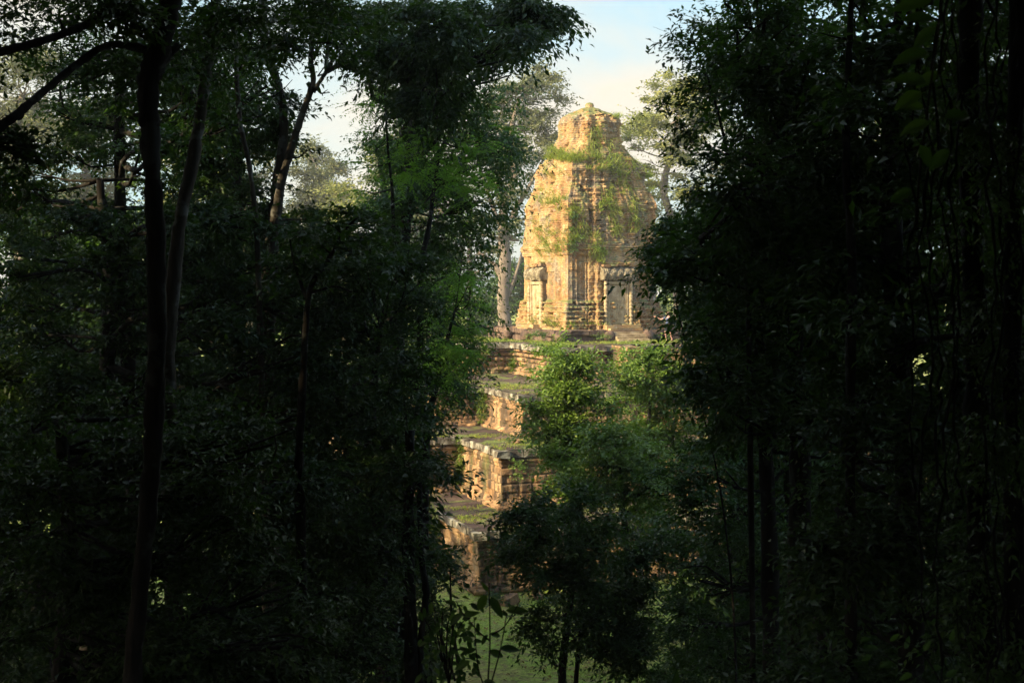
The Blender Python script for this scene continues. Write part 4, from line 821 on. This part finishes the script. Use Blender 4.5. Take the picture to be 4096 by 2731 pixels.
o_ = pp-CEN; o_[:, 2] = 0; o_ /= np.linalg.norm(o_, axis=1)[:, None]+1e-6
blades('hanging_grass', pp, 8, .6, .022, GRASS, 'long light green grass strands hanging down the front of the tower', 1.3, .12, o_*.35+np.array([0, 0, -.9]), seed=2)
def shrubon(px, py, r_, label, seed, mat=LEAF_BRIGHT, leaf=.10, n=420):
    p = near(px, py, 3, 1, seed)[0]-ts*.1; k = p[1]/F
    cl = [(p+np.array([random.uniform(-.5, .5)*r_*k, -.1, random.uniform(-.4, .5)*r_*k]), np.array([r_*k*.55, .25, r_*k*.45])) for _ in range(4)]
    root = empty('small_shrub', p, label, 'shrub'); V, Fc, rn, _ = crown_geo(cl, leaf, n, per=8, spray=.22, gap=.2, seed=seed)
    rel(mesh('foliage', V, Fc, mat, root, rnd=rn), p); mb = MB()
    for c, rv in cl: mb.tube([p, (p+c)/2+np.array([0, 0, .05]), c], [.02, .014, .006], 5)
    rel(mb.build('stem', BARK_MID, root), p)
shrubon(605, 205, 13, 'small leafy shrub rooted mid height on the tower front', 61)
shrubon(592, 212, 9, 'round shrub just left of the mid height tower shrub', 62)
shrubon(573, 213, 8, 'dark shrub at the tower corner edge', 63, LEAF_MID)
shrubon(578, 234, 8, 'little green shrub low on the tower corner', 64)
shrubon(568, 244, 8, 'greyish shrub above the corner pilaster', 65, LEAF_MID)
shrubon(600, 252, 8, 'fresh shrub left of the front false door lintel', 66)
# on the ledges
def ledge_pts(ti, n, seed, lo=.1, hi=4.0, thr=.5):
    z1 = tiers[ti][1]; hf, hs = tiers[ti][2:]; r = np.random.default_rng(seed); out = []
    o = plan(hf, hs, 0)
    while len(out) < n:
        k = r.choice([0, 7, 6, 5, 0, 7]); a, b = o[k], o[(k+1) % 8]; t = r.random(); tang = (b-a)/np.linalg.norm(b-a); nr_ = np.array([tang[1], -tang[0]])
        d = r.uniform(lo, hi); p = a+(b-a)*t-nr_*d; w3 = fs(p, z1+.04)
        if fbm(w3[None], .75, 88)[0]+r.normal(0, .04) > thr: out.append(w3)
    return np.array(out)
for ti in range(4):
    hi = [3.4, 3.4, 6.5, 3.0][ti]
    blades('ledge_grass', ledge_pts(ti, [700, 700, 800, 900][ti], 30+ti, .05, hi, .48), 16, .10 if ti < 3 else .14, .02, GRASS, ['short grass on the lowest ledge of the pyramid', 'short grass on the second ledge of the pyramid', 'short grass on the third ledge of the pyramid', 'bright grass strip on the top terrace before the tower'][ti], .3, .12, seed=40+ti)
pp = np.concatenate([np.array([fs(np.array([-tiers[k][2]-2.6+random.uniform(-.2, .3), -tiers[k][3]+5.3+random.uniform(-.3, .2)]), z) for z in np.random.default_rng(k).uniform(tiers[k][0], tiers[k][1], 60)]) for k in range(4)])
pp = pp+(tf*0+f2*2.45-s2*.1)[None]
blades('wall_weeds', pp, 14, .26, .04, LEAF_BRIGHT, 'green weeds growing in the inner corners of the pyramid walls', .4, .10, -s2[None]*.5+np.zeros((len(pp), 3)), seed=51)
# weeds and bushes at ledges
def lowplant(px, py, Y, rx, ry, label, seed, mat=LEAF_BRIGHT, leaf=.09, n=300, name='low_shrub'):
    c = P(px, py, Y); k = Y/F; base = c-np.array([0, 0, ry*k]); root = empty(name, base, label, 'shrub')
    cl = [(c+np.array([random.uniform(-.6, .6)*rx*k, random.uniform(-.2, .2), random.uniform(-.4, .4)*ry*k]), np.array([rx*k*.5, .25, ry*k*.6])) for _ in range(5)]
    V, Fc, rn, _ = crown_geo(cl, leaf, n, per=8, spray=.25, gap=.2, seed=seed, droop=.1); rel(mesh('foliage', V, Fc, mat, root, rnd=rn), base)
    mb = MB()
    for c_, rv in cl: mb.tube([base, (base+c_)/2, c_], [.015, .01, .005], 4)
    rel(mb.build('stem', BARK_MID, root), base)
lowplant(509, 372, 71.5, 9, 11, 'weedy green bush in the corner under the top terrace wall', 71, n=600)
lowplant(543, 333.5, 69.6, 9, 5, 'low green weed bush at the left foot of the tower platform', 72, LEAF_MID, n=500)
lowplant(533, 335, 70, 6, 3.5, 'small weed clump left of the platform weed bush', 73, n=260)
lowplant(600, 335.5, 70.5, 9, 3, 'weed clump before the platform left of its steps', 74, n=300)
lowplant(652, 338, 72.2, 7, 3, 'dark weed clump on the terrace right of the steps', 75, LEAF_MID, n=260)
lowplant(485, 347, 69, 5, 5, 'creeping green bush over the left end of the terrace edge', 76, n=300)
lowplant(520, 470, 49.5, 9, 16, 'spindly bright shrub before the second tier wall', 77, n=420)
lowplant(496, 600, 41, 18, 8, 'brown green bush at the foot of the lowest pyramid corner', 78, LEAF_DARK, n=900)
# lawn tussocks
r = np.random.default_rng(5); lp = np.stack([r.uniform(-12, 14, 9000), r.uniform(33, 52, 9000), np.zeros(9000)], -1); lp = lp[fbm(lp, .35, 12) > .42]; lp[:, 2] = gz(lp[:, 0], lp[:, 1])
blades('lawn_grass', lp, 9, .10, .014, GRASS, 'short green grass of the clearing below the pyramid', .3, .15, seed=52)
# fallen leaves and blocks
LITTER = leafmat('fallen_leaf', (.10, .06, .025), (.20, .13, .05), (.34, .26, .10), .7, .2, .1)
r = np.random.default_rng(15); n_ = 5200; fl = np.stack([r.uniform(-11, 13, n_), r.uniform(30, 52, n_), np.zeros(n_)], -1); fl[:, 2] = gz(fl[:, 0], fl[:, 1])+.05
fl = np.concatenate([fl]+[ledge_pts(ti, 260, 130+ti, .05, 3.4, .42)+np.array([0, 0, .03]) for ti in range(3)])
dd = r.normal(0, 1, fl.shape); dd[:, 2] *= .25; V, Fc = leafgeo(fl, dd, np.array([0, 0, 1.])+r.normal(0, .4, fl.shape), .11*(.6+r.random(len(fl))), .5)
tag(mesh('fallen_leaves', V, Fc, LITTER, rnd=np.repeat(r.random(len(fl)), 4)), 'brown fallen leaves scattered over the lawn and pyramid ledges', 'leaf litter', kind='stuff')
blk = [((-13.2, -24.2), 0, .42, 'at the left foot of the lowest wall'), ((-14.6, -24.6), 0, .55, 'lying before the lowest corner'), ((-12.0, -25.4), 0, .35, 'small one out on the lawn'), ((-13.6, -20.9), 1, .3, 'on the lowest ledge by the corner'), ((-12.2, -20.2), 1, .38, 'on the lowest ledge against the wall'), ((-11.4, -17.2), 2, .34, 'on the second ledge by the corner'), ((-9.4, -16.4), 2, .4, 'on the second ledge against the wall'), ((-7.4, -11.0), 3, .36, 'on the third ledge, left'), ((-6.2, -9.6), 3, .46, 'on the third ledge under the top wall'), ((-4.6, -10.4), 3, .3, 'on the third ledge, right')]
for (a_, b_), ti, sz_, wd_ in blk:
    zz_ = 0.0 if ti == 0 else tiers[ti-1][1]; p = fs(np.array([a_, b_]), zz_); q = random.uniform(0, 3); ax = np.array([[math.cos(q), math.sin(q), .1], [-math.sin(q), math.cos(q), .05], [-.1, 0, 1]])
    m = MB(); m.box(p+np.array([0, 0, sz_*.22]), (sz_*1.3, sz_*.85, sz_*.55), ax, .035); tag(m.build('fallen_block', LAT), 'fallen laterite block '+wd_, 'stone block', 'fallen blocks of the pyramid')
# undergrowth on the slope
r = np.random.default_rng(6); up_ = np.stack([r.uniform(-16, 16, 900), r.uniform(2.5, 32, 900), np.zeros(900)], -1)
keep = (np.abs(up_[:, 0]+.3-up_[:, 1]*0.0) > up_[:, 1]*.16+.3) | (up_[:, 1] < 7)
up_ = up_[keep]; up_[:, 2] = gz(up_[:, 0], up_[:, 1])+.15
blades('undergrowth', up_, 26, .22, .075, LEAF_DARK, 'dark leafy ground plants on the shaded slope', .6, .3, seed=53, cat='undergrowth')

# ------------------------------------------------------------------ person on the terrace and the bag
SKIN = plain('skin', (.55, .30, .22), .6); SHIRT = plain('navy_cloth', (.05, .07, .13), .8); SHORTS = plain('black_cloth', (.02, .02, .022), .8); HAIR = plain('brown_hair', (.12, .065, .035), .6); BAG = plain('tan_canvas', (.42, .32, .16), .85); SHOE = plain('shoe_cloth', (.09, .08, .08), .8)
fp = P(668, 341.3, 70.6); fp[2] = TZ+.06
person = empty('person', fp, 'person in navy shirt and black shorts on the terrace, one arm stretched out', 'person')
def skin(name, joints, edges, rad, mat, parent, lv=2):
    me = bpy.data.meshes.new(name); me.from_pydata([tuple(j) for j in joints], edges, []); me.materials.append(mat)
    o = bpy.data.objects.new(name, me); COL.objects.link(o); o.parent = parent
    m = o.modifiers.new('skin', 'SKIN'); sv = me.skin_vertices[0].data
    for i, r_ in enumerate(rad): sv[i].radius = (r_, r_) if np.isscalar(r_) else r_
    sv[0].use_root = True
    m.use_smooth_shade = True; m.use_x_symmetry = False; s_ = o.modifiers.new('sub', 'SUBSURF'); s_.levels = lv; s_.render_levels = lv
    return o
J = {'pel': (0, 0, .92), 'wa': (0, 0, 1.05), 'ch': (0, .02, 1.25), 'ne0': (0, .02, 1.40), 'ne': (0, 0, 1.48), 'hd': (-.01, -.01, 1.60), 'ht': (-.01, 0, 1.70),
     'ls': (-.17, .02, 1.38), 'le': (-.40, -.06, 1.27), 'lw': (-.62, -.12, 1.38), 'lh': (-.71, -.14, 1.42), 'rs': (.17, .02, 1.38), 're': (.25, .03, 1.12), 'rw': (.22, -.12, .92), 'rh': (.21, -.16, .84),
     'lhp': (-.09, 0, .88), 'lk': (-.14, -.06, .50), 'la': (-.10, .04, .10), 'lt': (-.14, -.10, .05), 'rhp': (.09, 0, .88), 'rk': (.14, .02, .50), 'ra': (.20, .14, .12), 'rt': (.20, .02, .05)}
RD = {'pel': (.15, .11), 'wa': (.13, .10), 'ch': (.16, .115), 'ne0': (.09, .08), 'ne': .055, 'hd': (.082, .098), 'ht': (.06, .07), 'ls': .062, 'le': .042, 'lw': .028, 'lh': (.038, .018), 'rs': .062, 're': .042, 'rw': .028, 'rh': (.038, .018),
      'lhp': .095, 'lk': .058, 'la': .036, 'lt': .036, 'rhp': .095, 'rk': .058, 'ra': .036, 'rt': .036}
E = [('pel', 'wa'), ('wa', 'ch'), ('ch', 'ne0'), ('ne0', 'ne'), ('ne', 'hd'), ('hd', 'ht'), ('ne0', 'ls'), ('ls', 'le'), ('le', 'lw'), ('lw', 'lh'), ('ne0', 'rs'), ('rs', 're'), ('re', 'rw'), ('rw', 'rh'), ('pel', 'lhp'), ('lhp', 'lk'), ('lk', 'la'), ('la', 'lt'), ('pel', 'rhp'), ('rhp', 'rk'), ('rk', 'ra'), ('ra', 'rt')]
# fingers
for hand, base, dirv in (('l', np.array(J['lh']), np.array([-.9, -.15, .35])), ('r', np.array(J['rh']), np.array([0, -.3, -.95]))):
    dirv = dirv/np.linalg.norm(dirv); sd_ = np.cross(dirv, [0, 1., 0]); sd_ /= np.linalg.norm(sd_)
    for q, (o_, l_) in enumerate([(-.026, .06), (-.009, .075), (.009, .07), (.026, .055), (-.04, .035)]):
        a = hand+'f%d' % q; st_ = base+sd_*o_*.9+dirv*(.02 if q < 4 else -.03); J[a] = tuple(st_); J[a+'e'] = tuple(st_+dirv*l_+np.array([0, -.02, 0])+(sd_*-.03 if q == 4 else 0)); RD[a] = .009; RD[a+'e'] = .008; E += [(hand+'h', a), (a, a+'e')]
ks = list(J); rz = R(-25); rot = np.array([[math.cos(rz), -math.sin(rz), 0], [math.sin(rz), math.cos(rz), 0], [0, 0, 1]])
def pv(k): return rot@np.array(J[k])
skin('body', [pv(k) for k in ks], [(ks.index(a), ks.index(b)) for a, b in E], [RD[k] for k in ks], SKIN, person, 1)
# clothes follow the body
def sub(keys, edges, grow, name, mat, cutpos={}): 
    js = [rot@np.array(cutpos.get(k, J[k])) for k in keys]; rd = [tuple(np.array(RD[k] if not np.isscalar(RD[k]) else (RD[k], RD[k]))+grow) for k in keys]
    return skin(name, js, [(keys.index(a), keys.index(b)) for a, b in edges], rd, mat, person, 1)
mid = lambda a, b, t: tuple(np.array(J[a])*(1-t)+np.array(J[b])*t)
sub(['pel', 'wa', 'ch', 'ne0', 'ls', 'le', 'rs', 're'], [('pel', 'wa'), ('wa', 'ch'), ('ch', 'ne0'), ('ne0', 'ls'), ('ls', 'le'), ('ne0', 'rs'), ('rs', 're')], .018, 'shirt', SHIRT, {'le': mid('ls', 'le', .6), 're': mid('rs', 're', .6)})
sub(['pel', 'lhp', 'lk', 'rhp', 'rk'], [('pel', 'lhp'), ('lhp', 'lk'), ('pel', 'rhp'), ('rhp', 'rk')], .022, 'shorts', SHORTS, {'lk': mid('lhp', 'lk', .85), 'rk': mid('rhp', 'rk', .85)})
def sph(c, r3, n=12, m=8, cutz=None):
    v = []; f_ = []
    for i in range(m+1):
        ph = math.pi*i/m
        for j in range(n): th = 2*math.pi*j/n; v.append(np.array(c)+np.array([r3[0]*math.sin(ph)*math.cos(th), r3[1]*math.sin(ph)*math.sin(th), r3[2]*math.cos(ph)]))
    for i in range(m):
        for j in range(n): f_.append((i*n+j, (i+1)*n+j, (i+1)*n+(j+1) % n, i*n+(j+1) % n))
    return v, f_
mb = MB(); mb.add(*sph(rot@np.array([-.01, .015, 1.655]), (.092, .108, .095))); mb.build('hair', HAIR, person, True)
mb = MB(); hc = np.array([-.01, -.01, 1.60]); mb.add(*sph(rot@(hc+np.array([0, -.105, -.01])), (.014, .022, .022), 8, 6))
for sg in (-1, 1): mb.add(*sph(rot@(hc+np.array([sg*.088, .01, 0])), (.012, .022, .032), 8, 6))
mb.build('face', SKIN, person, True)
mb = MB()
for sg in (-1, 1): mb.add(*sph(rot@(hc+np.array([sg*.032, -.09, .015])), (.010, .006, .007), 6, 4))
mb.build('eyes', SHORTS, person, True)
for k in ('l', 'r'):
    a = (np.array(J[k+'a'])+np.array(J[k+'t']))/2; mb = MB(); v, f_ = sph((0, 0, 0), (.05, .13, .05)); mb.add([rot@(a+np.array(q)*1.0+np.array([0, 0, -.02])) for q in v], f_); mb.build('shoe', SHOE, person, True)
bag = empty('backpack', fp+rot@np.array([.02, .17, 1.1]), 'tan backpack carried on the back of the person on the terrace', 'backpack'); BO = np.array(bag.location)
def rbox(c, s_, name, mat, parent, e=4):
    v, f_ = sph((0, 0, 0), (1, 1, 1), 20, 14); v = np.array(v); v = np.sign(v)*np.abs(v)**(2.0/e); v /= np.abs(v).max(0); mb = MB(); mb.add((v*np.array(s_)/2+np.array(c))@rot.T, f_); return mb.build(name, mat, parent, True)
rbox((0, .05, .03), (.34, .20, .48), 'pack', BAG, bag); rbox((0, .15, -.06), (.26, .08, .22), 'pocket', BAG, bag)
mb = MB()
for sg in (-1, 1): mb.tube([(rot@np.array(p)) for p in [(sg*.11, 0, .24), (sg*.12, -.13, .32), (sg*.13, -.27, .22), (sg*.13, -.28, .05), (sg*.13, -.12, -.12), (sg*.12, .0, -.14)]], .014, 6)
mb.build('strap', BAG, bag, True)

# ------------------------------------------------------------------ air: faint haze over the whole place
HZ = bpy.data.materials.new('haze'); HZ.use_nodes = True; n = HZ.node_tree.nodes; l = HZ.node_tree.links; n.remove(n['Principled BSDF'])
pvn = n.new('ShaderNodeVolumePrincipled'); pvn.inputs['Color'].default_value = (.95, .93, .88, 1); pvn.inputs['Density'].default_value = 0.0008; pvn.inputs['Anisotropy'].default_value = .2
l.new(pvn.outputs[0], n['Material Output'].inputs['Volume'])
mb = MB(); mb.box((0, 60, 25), (260, 240, 60)); hz = mb.build('haze', HZ); tag(hz, 'faint warm haze in the air of the clearing', 'haze', kind='stuff')
